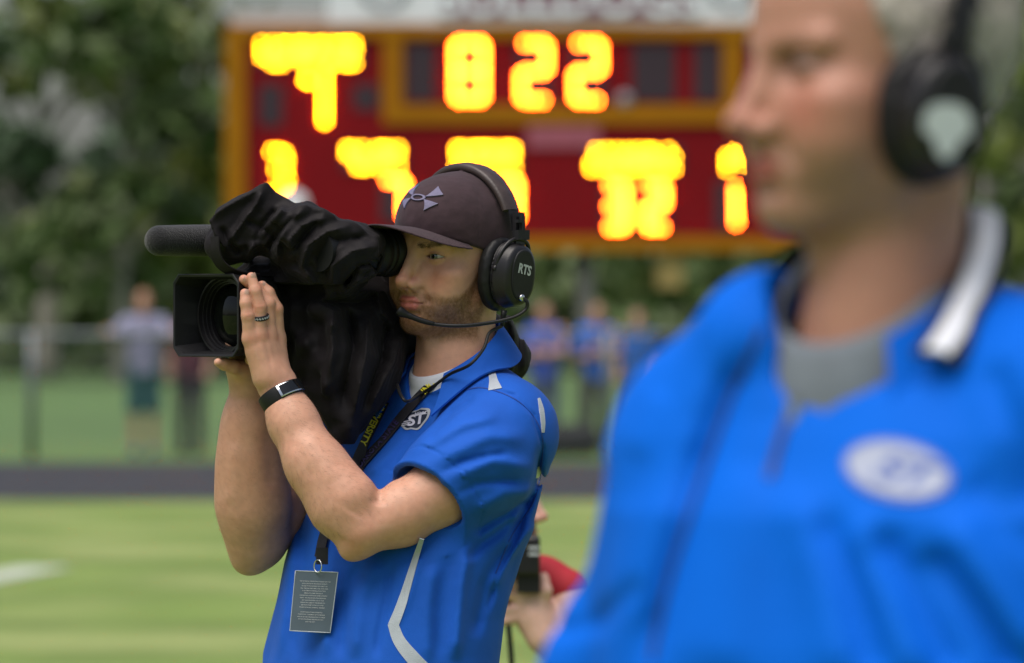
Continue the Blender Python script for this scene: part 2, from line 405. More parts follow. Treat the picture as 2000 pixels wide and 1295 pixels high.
EYE_F, EYE_L, EYE_Z, EYE_R = 7.45, 3.25, -0.1, 1.25
def slit(q, up=0.40, lo=0.34, w=1.45):
    a = np.abs(q[:, 1]) - EYE_L; b = q[:, 2] - EYE_Z - 0.05 * a
    r1 = (w * w + up * up) / (2 * up); r2 = (w * w + lo * lo) / (2 * lo)
    return np.maximum(np.hypot(a, b - (up - r1)) - r1, np.hypot(a, b + (lo - r2)) - r2)
LIP_U = [(9.95, 0, -6.60), (9.75, 1.0, -6.55), (8.9, 2.25, -6.92)]
LIP_L = [(9.80, 0, -7.50), (9.52, 1.0, -7.45), (8.85, 2.12, -6.98)]
SEAM = [(10.38, 0, -7.06), (10.02, 1.1, -7.02), (9.12, 2.32, -6.94)]
def head_sdf(q, jowl=0.0, neck=True, squint=1.0, neck_r=5.6, neck_f=0.8, flare=True, neck_l=0.0):
    m = q.copy(); m[:, 1] = np.sqrt(q[:, 1] ** 2 + 1e-4)
    d = ell(q, (0.2, 0, 3.0), (9.5, 7.3, 8.6))
    d = smin(d, ell(q, (3.7, 0, -3.2), (5.5, 6.2, 7.4)), 2.0)
    d = smin(d, rc(m, (6.7, 1.5, -9.6), (0.6, 5.3 + jowl, -6.2), 1.8, 1.6), 1.8)
    d = smin(d, ell(q, (3.0, 0, -7.4), (5.0, 4.6 + jowl, 3.2)), 1.5)
    d = smin(d, ell(q, (7.7, 0, -9.8), (1.9, 2.1, 1.7)), 1.4)
    d = smin(d, ell(m, (6.2, 4.6, -2.5), (2.2, 1.9, 1.5)), 1.7)
    d = smin(d, ell(m, (6.0, 3.8, -5.1), (2.7, 2.4 + jowl * 0.5, 2.9)), 1.8)
    d = smin(d, rc(m, (8.7, 1.0, 1.45), (7.4, 4.6, 1.55), 0.95, 0.75), 1.1)
    d = smin(d, ell(q, (7.15, 0, -6.7), (2.6, 3.3, 2.8)), 1.7)
    d = smin(d, ell(m, (8.3, 1.7, -3.4), (1.4, 1.3, 2.0)), 1.2)
    d = smax(d, -ell(m, (9.8, 3.45, -0.2), (1.9, 1.9, 1.15)), 0.9)
    lid = np.linalg.norm(m - V(EYE_F, EYE_L, EYE_Z), axis=1) - 1.42
    d = smin(d, lid, 0.30)
    d = smax(d, -rc(m, (8.95, 2.1, 0.72), (8.5, 4.5, 0.55), 0.10, 0.10), 0.35)
    # nose
    n = rc(q, (8.75, 0, 0.9), (10.95, 0, -3.6), 0.85, 0.95)
    n = smin(n, ell(q, (11.25, 0, -3.95), (1.15, 1.12, 0.95)), 0.5)
    n = smin(n, ell(m, (10.1, 1.3, -4.4), (1.05, 0.66, 0.76)), 0.45)
    n = smin(n, rc(q, (10.9, 0, -4.75), (9.5, 0, -5.1), 0.32, 0.42), 0.3)
    d = smin(d, n, 1.0)
    d = smax(d, -ell(m, (10.6, 0.62, -5.05), (0.62, 0.30, 0.42)), 0.18)
    # mouth
    d = smax(d, -rc(m, (9.5, 2.2, -5.0), (8.9, 3.1, -6.6), 0.05, 0.05), 0.9)
    d = smin(d, chain(m, LIP_U, (0.38, 0.35, 0.12), 0.1), 0.32)
    d = smin(d, chain(m, LIP_L, (0.50, 0.45, 0.12), 0.1), 0.32)
    d = smax(d, -chain(m, SEAM, (0.10, 0.10, 0.06), 0.05), 0.22)
    d = smax(d, -rc(q, (10.5, 0, -5.6), (10.55, 0, -6.1), 0.16, 0.2), 0.4)
    d = smax(d, -rc(m, (9.95, 0, -8.55), (9.1, 1.4, -8.5), 0.30, 0.25), 0.7)
    # ears
    e = ell(m, (-0.6, 7.35, -1.4), (1.9, 0.7, 3.0)); d = smin(d, e, 0.5)
    # eye openings
    op = np.maximum(slit(m, 0.40 * squint, 0.33 * squint), 7.0 - q[:, 0])
    op = np.maximum(op, -(np.linalg.norm(m - V(EYE_F, EYE_L, EYE_Z), axis=1) - 1.0))
    d = smax(d, -op, 0.07)
    if neck:
        nk = rc(q, (-1.2, 0, -4), (neck_f + 0.3, neck_l, -22), neck_r - 0.1, neck_r + 0.4)
        if flare: nk = smin(nk, ell(q, (neck_f - 0.5, 0, -21.5), (7.0, 9.0, 4.5)), 3.0)
        nk = smin(nk, rc(m, (-0.3, neck_r - 0.3, -5), (neck_f + neck_r - 1.5, 1.4 , -17.5), 0.8, 0.8), 1.0)
        nk = smin(nk, ell(q, (neck_f + neck_r - 1.0, neck_l * 0.5, -13.0), (0.9, 1.0, 1.4)), 1.2)
        d = smin(d, nk, 2.2)
    return d
def head_colors(q, base, beard=0.0, beardcol=(0.20, 0.105, 0.05), browcol=(0.12, 0.07, 0.04), red=1.0, browk=0.6):
    n = len(q); m = q.copy(); m[:, 1] = np.abs(m[:, 1]); c = np.tile(np.array(base), (n, 1))
    def mixc(c, col, w): w = np.clip(w, 0, 1)[:, None]; return c * (1 - w) + np.array(col) * w
    rd = np.exp(-((m - V(8.0, 4.2, -3.2)) ** 2 / V(9, 4, 3)).sum(1)) * 0.7 + np.exp(-((m - V(11.3, 0, -4.0)) ** 2 / V(3, 2.0, 2.0)).sum(1)) * 0.55
    rd += np.exp(-((m - V(7, 3.25, -0.2)) ** 2 / V(5, 3, 1.2)).sum(1)) * 0.25
    c = mixc(c, np.array(base) * V(1.02, 0.66, 0.62), rd * red)
    bm = beard_mask(q)
    pn = vnoise(q * 3.0) * 0.5 + vnoise(q * 7.0) * 0.5
    c = mixc(c, beardcol, bm * beard * (0.75 + 0.5 * pn))
    lu = np.minimum(chain(m, LIP_U, (0.42, 0.38, 0.14), 0.1), chain(m, LIP_L, (0.56, 0.50, 0.14), 0.1))
    c = mixc(c, np.array(base) * V(0.88, 0.48, 0.55), sstep(0.20, 0.02, lu) * 0.95)
    c = mixc(c, (0.10, 0.03, 0.025), sstep(0.16, 0.0, chain(m, SEAM, (0.07, 0.07, 0.04), 0.05)) * 0.75)
    b = rc(m, (9.3, 1.3, 1.45), (8.2, 4.3, 1.75), 0.36, 0.16)
    c = mixc(c, browcol, sstep(0.22, -0.14, b) * browk * (0.75 + 0.35 * vnoise(q * 8)))
    s = slit(m, 0.40, 0.33)
    front = sstep(7.0, 8.0, q[:, 0])
    upl = sstep(0.13, 0.0, s) * front * np.where(q[:, 2] > EYE_Z, 0.6, 0.2)
    c = mixc(c, (0.06, 0.03, 0.022), upl)
    c = c * (1 - 0.22 * np.exp(-((m - V(8.6, 2.4, 0.5)) ** 2 / V(4, 2.6, 1.0)).sum(1)))[:, None]  # shade of the eye sockets, painted into the skin colour
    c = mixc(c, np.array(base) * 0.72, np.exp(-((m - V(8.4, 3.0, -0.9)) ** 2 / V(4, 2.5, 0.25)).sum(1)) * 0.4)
    return c
def beard_mask(q):
    f, l, z = q[:, 0], np.abs(q[:, 1]), q[:, 2]
    top = np.interp(f, [0.5, 1.8, 3.5, 6.0, 8.0, 9.5, 11], [2.0, -1.5, -4.0, -5.8, -6.0, -5.5, -5.4])
    m = sstep(0.7, -0.5, z - top) * sstep(-13.0, -10.8, z) * sstep(0.2, 1.6, f)
    mm = np.stack([f, l, z], 1)
    lips = np.minimum(chain(mm, LIP_U, (0.36, 0.34, 0.12), 0.1), chain(mm, LIP_L, (0.46, 0.42, 0.12), 0.1))
    m *= sstep(0.0, 0.35, lips)
    m *= 1 - 0.55 * sstep(8.9, 9.6, f) * sstep(-7.0, -6.4, z)
    m *= 1 - 0.6 * np.exp(-((mm - V(7.9, 4.2, -6.8)) ** 2 / V(6, 2.2, 1.6)).sum(1))
    m *= 1 - 0.7 * np.exp(-((mm - V(9.2, 1.5, -8.5)) ** 2 / V(2, 0.7, 0.4)).sum(1))
    return m
def strands(verts, faces, mask, count, length, rad, tang, seed, out=0.4):
    """thin three-sided hairs rooted on a surface"""
    r = np.random.default_rng(seed); fa = np.asarray(faces)
    a, b, c = verts[fa[:, 0]], verts[fa[:, 1]], verts[fa[:, 2]]
    nrm = np.cross(b - a, c - a); ar = np.linalg.norm(nrm, axis=1); nrm /= ar[:, None] + 1e-12
    w = ar * mask[fa[:, 0]]; w = w / w.sum()
    pick = r.choice(len(fa), count, p=w)
    t = r.random((count, 2)); root = a[pick] + (b - a)[pick] * t[:, :1] + (verts[fa[pick, 3]] - a[pick]) * t[:, 1:]
    n = nrm[pick]; tg = tang(root) + r.normal(0, 0.35, (count, 3)); tg -= (tg * n).sum(1)[:, None] * n
    tg /= np.linalg.norm(tg, axis=1)[:, None] + 1e-9
    dr = n * out + tg * (1 - out); dr /= np.linalg.norm(dr, axis=1)[:, None]
    L = length * (0.6 + 0.8 * r.random(count))[:, None]; s = np.cross(dr, n); s /= np.linalg.norm(s, axis=1)[:, None] + 1e-9
    o2 = np.cross(dr, s)
    v = np.stack([root + s * rad, root - s * rad * 0.5 + o2 * rad * 0.87, root - s * rad * 0.5 - o2 * rad * 0.87, root + dr * L], 1).reshape(-1, 3)
    k = np.arange(count)[:, None] * 4
    f = np.concatenate([k + np.array([[0, 1, 3]]), k + np.array([[1, 2, 3]]), k + np.array([[2, 0, 3]])])
    return v, f
def eyeball(H, R, side, gaze_l, gaze_z, iris, parent, white=1.0):
    c = H + R @ V(EYE_F, EYE_L * side, EYE_Z) / 100
    g = unit(R @ unit(V(1, gaze_l, gaze_z))); a = unit(np.cross(g, V(0, 0, 1))); b = np.cross(a, g)
    th = np.concatenate([np.linspace(0, 0.55, 22), np.linspace(0.6, pi, 22)]); ph = np.arange(40) * 2 * pi / 40
    loops, cols = [], []
    for t in th:
        bulge = 1 + 0.035 * math.exp(-(t / 0.42) ** 4)
        loops.append(c + EYE_R / 100 * np.linalg.norm(R[:, 0]) * bulge * (math.cos(t) * g + math.sin(max(t, 1e-3)) * (np.cos(ph)[:, None] * a + np.sin(ph)[:, None] * b)))
        if t < 0.19: k = (0.004, 0.004, 0.004)
        elif t < 0.45: k = np.array(iris) * (0.7 + 0.5 * (t - 0.19) / 0.26)
        elif t < 0.50: k = np.array(iris) * 0.25
        else: k = (0.52 * white, 0.46 * white, 0.43 * white)
        cols.append(np.tile(np.array(k, float), (40, 1)))
    v, f = loft(loops)
    return mk('eye', v, np.array(f), EYEM, parent, colors=np.concatenate(cols))
def merge_np(parts):
    vs, fs, cs, n = [], [], [], 0
    for v, f, c in parts:
        vs.append(v); fs.append(np.asarray(f) + n); cs.append(c); n += len(v)
    return np.concatenate(vs), np.concatenate(fs), np.concatenate(cs)
def sections(p, tab, yaw, pw=2.3):
    """stacked oval cross-sections: rows of (z, cx, cy, half width, half depth), z rising"""
    t = np.array(tab, float); z = p[:, 2]
    cx, cy, hw, hd = [np.interp(z, t[:, 0], t[:, k]) for k in (1, 2, 3, 4)]
    x, y = p[:, 0] - cx, p[:, 1] - cy
    a = np.abs(x * cos(yaw) - y * sin(yaw)) / hw; b = np.abs(-x * sin(yaw) - y * cos(yaw)) / hd
    d = ((a ** pw + b ** pw) ** (1 / pw) - 1) * np.minimum(hw, hd)
    return np.maximum(d, np.maximum(t[0, 0] - z, z - t[-1, 0]))
def legs(root, cx, cy, yaw, hip_z, pmat, hw=0.10, spread=0.11, r_hip=0.095):
    """trousers and shoes below a standing figure"""
    l = V(cos(yaw), -sin(yaw), 0); f = V(-sin(yaw), -cos(yaw), 0); c = V(cx, cy, 0)
    pts = []
    for s in (-1, 1):
        pts.append((c + l * hw * s + V(0, 0, hip_z), c + l * spread * s + f * 0.03 + V(0, 0, hip_z * 0.53), c + l * spread * 1.1 * s + V(0, 0, 0.07)))
    def fp(p):
        d = None
        for q in pts:
            e = chain(p, q, (r_hip, 0.075, 0.062), 0.02); d = e if d is None else smin(d, e, 0.04)
        d = smin(d, ell(p, c + V(0, 0, hip_z + 0.02), (0.16, 0.16, 0.12)), 0.06)
        d = d + 0.006 * vnoise(p * V(18, 18, 9))
        return np.maximum(d, 0.035 - p[:, 2])
    v, fc = sdf_mesh(fp, c + V(-0.35, -0.35, 0.0), c + V(0.35, 0.35, hip_z + 0.2), 0.011)
    mk('trousers', v, fc, pmat, root)
    for q in pts:
        a = q[2] * V(1, 1, 0)
        def fs(p, a=a):
            d = chain(p, (a + V(0, 0, 0.045) - f * 0.04, a + V(0, 0, 0.04) + f * 0.08, a + V(0, 0, 0.032) + f * 0.17), (0.045, 0.045, 0.036), 0.03)
            return np.maximum(d, 0.002 - p[:, 2])
        v, fc = sdf_mesh(fs, a + V(-0.3, -0.3, -0.01), a + V(0.3, 0.3, 0.15), 0.009)
        mk('shoe', v, fc, SHOE, root)
# ================================================================== the setting
GRASS = pbr('mown_grass', (0.135, 0.205, 0.036), 0.9, var=0.28, vscale=0.9, dirt=((0.23, 0.28, 0.085), 0.5, 0.47), bscale=30, bstr=0.6, bdist=0.02)
GRASS2 = pbr('far_grass', (0.085, 0.16, 0.04), 0.9, var=0.18, vscale=0.15)
TRACK = pbr('dark_cinder_track', (0.022, 0.023, 0.030), 0.9, var=0.2, vscale=1.5, bscale=40, bstr=0.5, bdist=0.01)
LINE = pbr('chalk_line', (0.42, 0.46, 0.38), 0.9, var=0.15, vscale=4)
def sheet(name, x0, x1, y0, y1, z, mat, n=1):
    v = [(x0, y0, z), (x1, y0, z), (x1, y1, z), (x0, y1, z)]
    return struct(mk(name, v, [(0, 1, 2, 3)], mat, smooth=False))
sheet('ground', -900, 900, -60, 1600, -0.012, GRASS2)
sheet('playing_field', -120, 120, -50, 46.4, -0.004, GRASS)
sheet('running_track', -120, 120, 46.4, 57.6, 0.0, TRACK)
def pt(u, v): d = CZ * F / (v - HOR); return V((u - 1000) / F * d, d, 0)
a, b = pt(-120, 1148), pt(92, 1108)
dv = unit(b - a); nv = V(-dv[1], dv[0], 0)
struct(mk('yard_line', [a - nv * .17, b - nv * .17, b + nv * .17, a + nv * .17], [(0, 1, 2, 3)], LINE, smooth=False)).location.z = 0.004

# ---- chain-link fence
GALV = pbr('galvanised_steel', (0.17, 0.19, 0.20), 0.5, metallic=0.6, var=0.1)
FY = 59.2; fence = empty('chain_link_fence', (0, FY, 0)); tag(fence, 'grey chain-link fence with pipe rail behind the track', 'fence')
fx0, fx1, fh = -9.0, 9.0, 1.28
k = 0
for x in np.arange(-8.0, 9.01, 3.0) + 3.0:
    x = x - 0.0
    v, f = tube([V(x, FY, -0.05), V(x, FY, 0.7), V(x, FY, fh + 0.05)], 0.045, 10); mk('fence_post', v, f, GALV, fence)
v, f = tube([V(fx0, FY, fh), V(0, FY, fh), V(fx1, FY, fh)], 0.032, 8); mk('top_rail', v, f, GALV, fence)
wv, wf = [], []
for sgn in (1, -1):
    for x in np.arange(fx0 - fh, fx1, 0.055):
        a, b = V(x, FY - .02 * sgn, 0.03), V(x + fh, FY - .02 * sgn, fh)
        if sgn < 0: a, b = V(x + fh, FY + .02, 0.03), V(x, FY + .02, fh)
        n = len(wv) * 6; dd = unit(b - a); s_ = np.cross(dd, V(0, 1, 0)) * .0018; y_ = V(0, .0018, 0)
        wv.append(np.array([a + s_, a - s_ * .5 + y_, a - s_ * .5 - y_, b + s_, b - s_ * .5 + y_, b - s_ * .5 - y_]))
        wf += [(n, n + 1, n + 4, n + 3), (n + 1, n + 2, n + 5, n + 4), (n + 2, n, n + 3, n + 5)]
o = mk('wire_mesh', np.concatenate(wv), np.array(wf), GALV, fence, smooth=False); o['kind'] = 'stuff'

# ---- trees
BARK = pbr('grey_bark', (0.26, 0.24, 0.21), 0.9, var=0.3, vscale=3)
LEAF = [pbr('leaf_olive', (0.12, 0.155, 0.026), 0.6, var=0.22, vscale=0.6), pbr('leaf_green', (0.07, 0.11, 0.028), 0.6, var=0.22, vscale=0.6), pbr('leaf_bright', (0.15, 0.19, 0.03), 0.6, var=0.3, vscale=0.6), pbr('leaf_blue_green', (0.065, 0.11, 0.055), 0.6, var=0.3, vscale=0.6)]
def tree(x, y, h, rad, lm, label, seed, low=0.18, nclump=17, leaves=55, lsize=0.36, group='trees beyond the field'):
    r = np.random.default_rng(seed); t = empty('broadleaf_tree', (x, y, 0)); tag(t, label, 'tree', None)
    lean = r.normal(0, 0.4, 2); top = V(x + lean[0], y + lean[1], h * 0.8)
    path = smooth_path([V(x, y, -0.2), V(x + lean[0] * .2, y, h * .3), top], 6); parts = [tube(path, np.linspace(0.03 * h ** .9, .05, len(path)) , 9)]
    cl = []
    for i in range(nclump):
        z = h * (low + (1 - low) * r.random() ** 0.85); a = r.random() * 2 * pi
        env = rad * math.sin(min(1, (z / h - low) / (1 - low) * 0.9 + 0.16) * pi) ** 0.6
        q = env * math.sqrt(r.random()) * (0.75 + 0.35 * r.random()); c = V(x + q * cos(a), y + q * sin(a), z); cl.append((c, 0.45 + 0.75 * r.random()))
        if i < 14:
            s = V(x + lean[0] * z / h, y, z * 0.72); parts.append(tube([s, (s + c) / 2 + V(0, 0, .2), c], [.09, .06, .02], 6))
    mk('trunk', *join(parts), BARK, t)
    n = nclump * leaves; cc = np.repeat(np.array([c for c, _ in cl]), leaves, 0); rr = np.repeat(np.array([s for _, s in cl]), leaves)
    off = r.normal(0, 1, (n, 3)); off /= np.linalg.norm(off, axis=1)[:, None]; pos = cc + off * (rr * (0.35 + 0.65 * r.random(n)))[:, None] * V(1.15, 1.15, 0.8)
    u_ = r.normal(0, 1, (n, 3)); u_ /= np.linalg.norm(u_, axis=1)[:, None]; w_ = np.cross(u_, r.normal(0, 1, (n, 3))); w_ /= np.linalg.norm(w_, axis=1)[:, None]
    sz = (lsize * (0.5 + 0.8 * r.random(n)))[:, None]
    vv_ = np.stack([pos - u_ * sz, pos + w_ * sz * .5, pos + u_ * sz, pos - w_ * sz * .5], 1).reshape(-1, 3); ff = np.arange(n * 4).reshape(-1, 4)
    o = mk('crown', vv_, ff, LEAF[lm], t, smooth=False); o['kind'] = 'stuff'
def xt(u, y): return (u - 1000) / F * y
TREES = [ # pixel column, distance, height, radius, leaf kind, label
    (-40, 118, 7.5, 2.6, 3, 'bluish green tree at the end of the tree line past the grey fence post'), (95, 124, 12.5, 2.8, 0, 'tall olive tree rising beyond the fence post left of the scoreboard'),
    (235, 116, 8.0, 2.4, 1, 'dark green tree behind the boy leaning on the fence'), (330, 126, 9.5, 2.6, 0, 'tall olive tree beside the scoreboard frame'),
    (400, 120, 5.6, 1.7, 2, 'bright yellow-green tree just behind the scoreboard edge'), (30, 150, 6.0, 3.0, 1, 'large dark tree in the back row beyond the fence post'),
    (260, 152, 6.5, 3.0, 3, 'large bluish tree in the back row beyond the boy at the fence'), (540, 150, 6.0, 3.0, 1, 'dark tree hidden behind the scoreboard panel'),
    (760, 146, 9.0, 3.0, 1, 'low dark tree seen under the scoreboard behind the cameraman'), (1000, 150, 9.0, 3.0, 1, 'low dark tree under the scoreboard beside the grey post'), (1180, 140, 8.5, 2.8, 0, 'olive tree under the scoreboard above the spectators'),
    (1400, 150, 9.0, 3.2, 1, 'dark green tree behind the scoreboard and the man in the quarter-zip'), (1760, 128, 11.5, 2.8, 0, 'olive tree behind the head of the man in the quarter-zip'), (1905, 120, 10.5, 2.0, 1, 'dark green tree behind the white striped collar'),
    (2010, 126, 13.0, 2.6, 2, 'bright green tree beyond the right shoulder of the quarter-zip'), (2080, 112, 9.0, 2.2, 0, 'small olive tree past the quarter-zip shoulder')]
for i, (u, y, h, r_, lm, lab) in enumerate(TREES): tree(xt(u, y), y, h, r_, lm, lab, 100 + i)
# low undergrowth below the trees
r = np.random.default_rng(77); n = 9000
pos = np.stack([r.uniform(-19, 19, n), r.uniform(132, 168, n), r.random(n) ** 1.4 * 3.4], 1); u_ = r.normal(0, 1, (n, 3)); u_ /= np.linalg.norm(u_, axis=1)[:, None]; w_ = np.cross(u_, r.normal(0, 1, (n, 3))); w_ /= np.linalg.norm(w_, axis=1)[:, None]
vv_ = np.stack([pos - u_ * .5, pos + w_ * .3, pos + u_ * .5, pos - w_ * .3], 1).reshape(-1, 3)
o = mk('undergrowth', vv_, np.arange(n * 4).reshape(-1, 4), LEAF[1], smooth=False); o['kind'] = 'stuff'; o['label'] = 'dark undergrowth along the foot of the tree line'; o['category'] = 'undergrowth'

# ---- scoreboard
BD = 68.0
def S(u, v, dy=0.0): return P(u, v, BD) + V(0, dy, 0)
RED = pbr('maroon_board_paint', (0.20, 0.006, 0.010), 0.6, var=0.08, vscale=1.0, spec=0.1); GOLD = pbr('gold_frame_paint', (0.36, 0.145, 0.005), 0.6, var=0.1, vscale=1.5, spec=0.1)
DARKP = pbr('dark_digit_window', (0.035, 0.018, 0.028), 0.5); WHITEP = pbr('white_sign_panel', (0.78, 0.81, 0.86), 0.6, var=0.06, vscale=1.2); MAROONT = pbr('maroon_lettering', (0.16, 0.02, 0.06), 0.6); GREYP = pbr('grey_emblem_print', (0.25, 0.26, 0.29), 0.6)
LEDR = pbr('red_led', (0.2, 0.02, 0.01), 0.4, emit=(1.0, 0.085, 0.004), estr=85.0); LEDA = pbr('amber_led', (0.2, 0.08, 0.01), 0.4, emit=(1.0, 0.33, 0.004), estr=46.0)
for m_ in (LEDR, LEDA): m_.cycles.emission_sampling = 'NONE'
board = empty('scoreboard', (S(1097, 490)[0], BD, 0)); tag(board, 'maroon scoreboard with gold frame and glowing yellow digits', 'scoreboard')
def slab(name, u0, v0, u1, v1, dy, th, mat, parent=board):
    a, b = S(u0, v1, dy), S(u1, v0, dy); c = (a + b) / 2; c[1] = BD + dy + th / 2
    v, f = box(c, ((b[0] - a[0]) / 2, th / 2, (b[2] - a[2]) / 2)); return mk(name, v, f, mat, parent, smooth=False)
slab('panel', 445, 62, 1750, 482, 0.0, 0.25, RED)
for nm, q in (('frame_rail', (440, 50, 1755, 74)), ('frame_rail', (440, 462, 1755, 490)), ('frame_post', (440, 74.5, 480, 461.5)), ('frame_post', (1715, 74.5, 1755, 461.5))): slab(nm, *q, -0.06, 0.34, GOLD)
for q in ((748, 74.5, 786, 242), (1412, 74.5, 1450, 242), (786.5, 206, 1411.5, 242)): slab('clock_frame', *q, -0.045, 0.04, GOLD)
for q in ((792, 85, 850, 198), (1235, 85, 1318, 198), (1355, 85, 1408, 198), (505, 165, 552, 245), (690, 165, 740, 215)): slab('dark_window', *q, -0.012, 0.008, DARKP)
slab('caption_plate', 1030, 243, 1170, 285, -0.03, 0.02, pbr('pinkish_caption', (0.36, 0.09, 0.13), 0.6)).location.z -= 0.02
# title sign on top
sign = slab('header_sign', 640, -60, 1500, 46, 0.02, 0.15, WHITEP)
slab('header_side', 450, 24, 639, 48, 0.02, 0.12, pbr('pale_metal_edge', (0.55, 0.50, 0.50), 0.6))
slab('title_panel', 858, -40, 1360, 34, -0.01, 0.02, MAROONT)
v2, f2 = text_mesh('BULLDOGS', 0.62, 0.02, spacing=1.05); p3 = np.array([S(1109, -3, -0.02) + V(x, 0, y) for x, y in v2]); mk('title_lettering', p3, f2, WHITEP, board, smooth=False)
for u in (750, 1432):
    an = np.linspace(0, 2 * pi, 33)[:-1]; c_ = S(u, -20, -0.005)
    loops = [c_ + np.stack([np.cos(an) * r_, 0 * an, np.sin(an) * r_ * .8], 1) for r_ in (.30, .22)]; v, f = loft(loops, True); mk('round_emblem', v, f, GREYP, board, smooth=False)
# digits: rows of LEDs along each lit segment
SEG = {'a': (0, 1, 1, 1), 'b': (1, 1, 1, .5), 'c': (1, .5, 1, 0), 'd': (0, 0, 1, 0), 'e': (0, 0, 0, .5), 'f': (0, .5, 0, 1), 'g': (0, .5, 1, .5)}
DIG = {'0': 'abcdef', '1': 'bc', '2': 'abged', '3': 'abgcd', '7': 'abc', '8': 'abcdefg', '5': 'afgcd'}
def leds(pts, mat, parent, name, r=0.032):
    an = np.arange(6) * pi / 3; vs, fs = [], []
    for i, (u, v) in enumerate(pts):
        c = S(u, v, -0.03); vs.append(c + np.stack([np.cos(an) * r, 0 * an, np.sin(an) * r], 1)); fs.append(tuple(range(i * 6, i * 6 + 6)))
    o = mk(name, np.concatenate(vs), fs, mat, parent, smooth=False); o['kind'] = 'stuff'; return o
def digit(ch, u0, v0, u1, v1, mat=LEDR, step=13.0):
    b = slab('digit', u0 - 8, v0 - 8, u1 + 8, v1 + 8, -0.02, 0.012, DARKP)
    for s in DIG[ch]:
        x0, y0, x1, y1 = SEG[s]; A = V(u0 + (u1 - u0) * x0, v1 + (v0 - v1) * y0); B = V(u0 + (u1 - u0) * x1, v1 + (v0 - v1) * y1)
        L_ = np.linalg.norm(B - A); n = max(3, int(L_ / step)); leds([A + (B - A) * (i + .5) / n for i in range(n)], mat, b, 'segment')
def bar(u0, v0, u1, v1, rows, mat=LEDA, seed=0, keep=0.6):
    r = np.random.default_rng(seed); pts = [(u, v) for v in np.linspace(v0, v1, rows) for u in np.arange(u0, u1 + .1, 10) if r.random() < keep]
    b = slab('caption_display', u0 - 8, v0 - 8, u1 + 8, v1 + 8, -0.02, 0.012, DARKP); leds(pts, mat, b, 'led_row', 0.024)
digit('8', 890, 85, 944, 194); digit('2', 1018, 85, 1068, 196); digit('2', 1123, 85, 1173, 196)
bar(512, 86, 700, 124, 4, seed=1); leds([(598, 156), (606, 158)] + [(634, 140 + 12 * i) for i in range(9)], LEDA, board, 'led_row')
leds([(532, 296), (545, 296), (556, 300), (559, 312), (556, 326), (540, 330), (556, 336), (560, 350), (557, 364), (545, 372), (534, 374)], LEDA, board, 'led_row', 0.026)
bar(678, 290, 782, 326, 4, seed=2); digit('7', 752, 352, 790, 425)
bar(893, 290, 1006, 326, 4, seed=3); digit('3', 970, 352, 1010, 430)
bar(1155, 294, 1322, 330, 4, seed=4); digit('3', 1186, 362, 1222, 444); digit('2', 1262, 362, 1298, 444)
bar(1420, 294, 1455, 330, 4, seed=5); digit('1', 1405, 362, 1438, 440)
v, f = lathe(S(1220, 195, -.04), V(0, -1, 0), [(0, .09), (.01, .09), (.012, .001)], 16); mk('lamp', v, f, GREYP, board)
v, f = lathe(S(575, 400, -.03), V(0, -1, 0), [(0, .16), (.01, .16), (.012, .001)], 20); mk('caption_disc', v, f, WHITEP, board)
for u in (1145, 700, 1620):
    v, f = tube([S(u, 478, .2) * V(1, 1, 0) + V(0, 0, -.1), S(u, 478, .2) * V(1, 1, 0) + V(0, 0, 1), S(u, 300, .3)], 0.11, 12); mk('support_post', v, f, pbr('weathered_post', (0.13, 0.13, 0.12), 0.9), board)
slab('hanging_plate', 1283, 492, 1334, 562, 0.05, 0.05, pbr('straw_yellow_plate', (0.36, 0.26, 0.09), 0.7))
# ================================================================== the cameraman
HC = P(893, 497, 8.25); RH = headframe(radians(42), 0.0, radians(-5))
BASE = (0.60, 0.315, 0.215)
ca = radians(48); CA = V(-sin(ca), -cos(ca), 0); CL = V(cos(ca), -sin(ca), 0); CU = V(0, 0, 1)
RC = np.stack([-CA, CL, CU], 1)                          # camera frame: back, left, up
H0 = P(402, 616, 8.15)                                   # centre of the lens hood's front edge
def C(t, l, z): return H0 - CA * t + CL * l + V(0, 0, z)
def onL(u, v, c):
    """point seen at a pixel on the plane c metres to the left of the camera's axis"""
    k = (u - 1000) / F
    y = (c + H0[:2] @ CL[:2]) / (k * CL[0] + CL[1]); return P(u, v, y)

man = empty('person', (-0.17, 8.26, 0.0))
tag(man, 'bearded man in blue polo shirt aiming a shoulder camera', 'person')

# ---- arms and hands
Lw, Le, Ls = onL(541, 752, 0.095), P(704, 1042, 8.055), P(985, 850, 8.17)
def lp(u, v, a, y=None):      # points along the left forearm
    return P(u, v, Lw[1] * (1 - a) + Le[1] * a)
LARM = [Lw, lp(574, 828, 0.25), lp(622, 918, 0.55), lp(664, 990, 0.8), Le]
LARM_R = [0.0260, 0.0295, 0.0352, 0.0368, 0.0305]
LUP = [Le + V(0.008, 0, 0.006), P(780, 1005, 8.075), P(860, 962, 8.10), Ls]
LUP_R = [0.035, 0.0425, 0.046, 0.055]
Rw, Re, Rs = P(490, 752, 8.20), P(497, 1062, 8.26), P(720, 850, 8.42)
RARM = [Rw, P(490, 830, 8.215), P(490, 910, 8.23), P(495, 990, 8.245), Re]
RARM_R = [0.026, 0.0315, 0.0385, 0.0425, 0.038]
RUP = [Re + V(0.006, 0.01, 0.01), P(535, 1000, 8.32), P(610, 930, 8.37), Rs]
RUP_R = [0.044, 0.050, 0.050, 0.055]
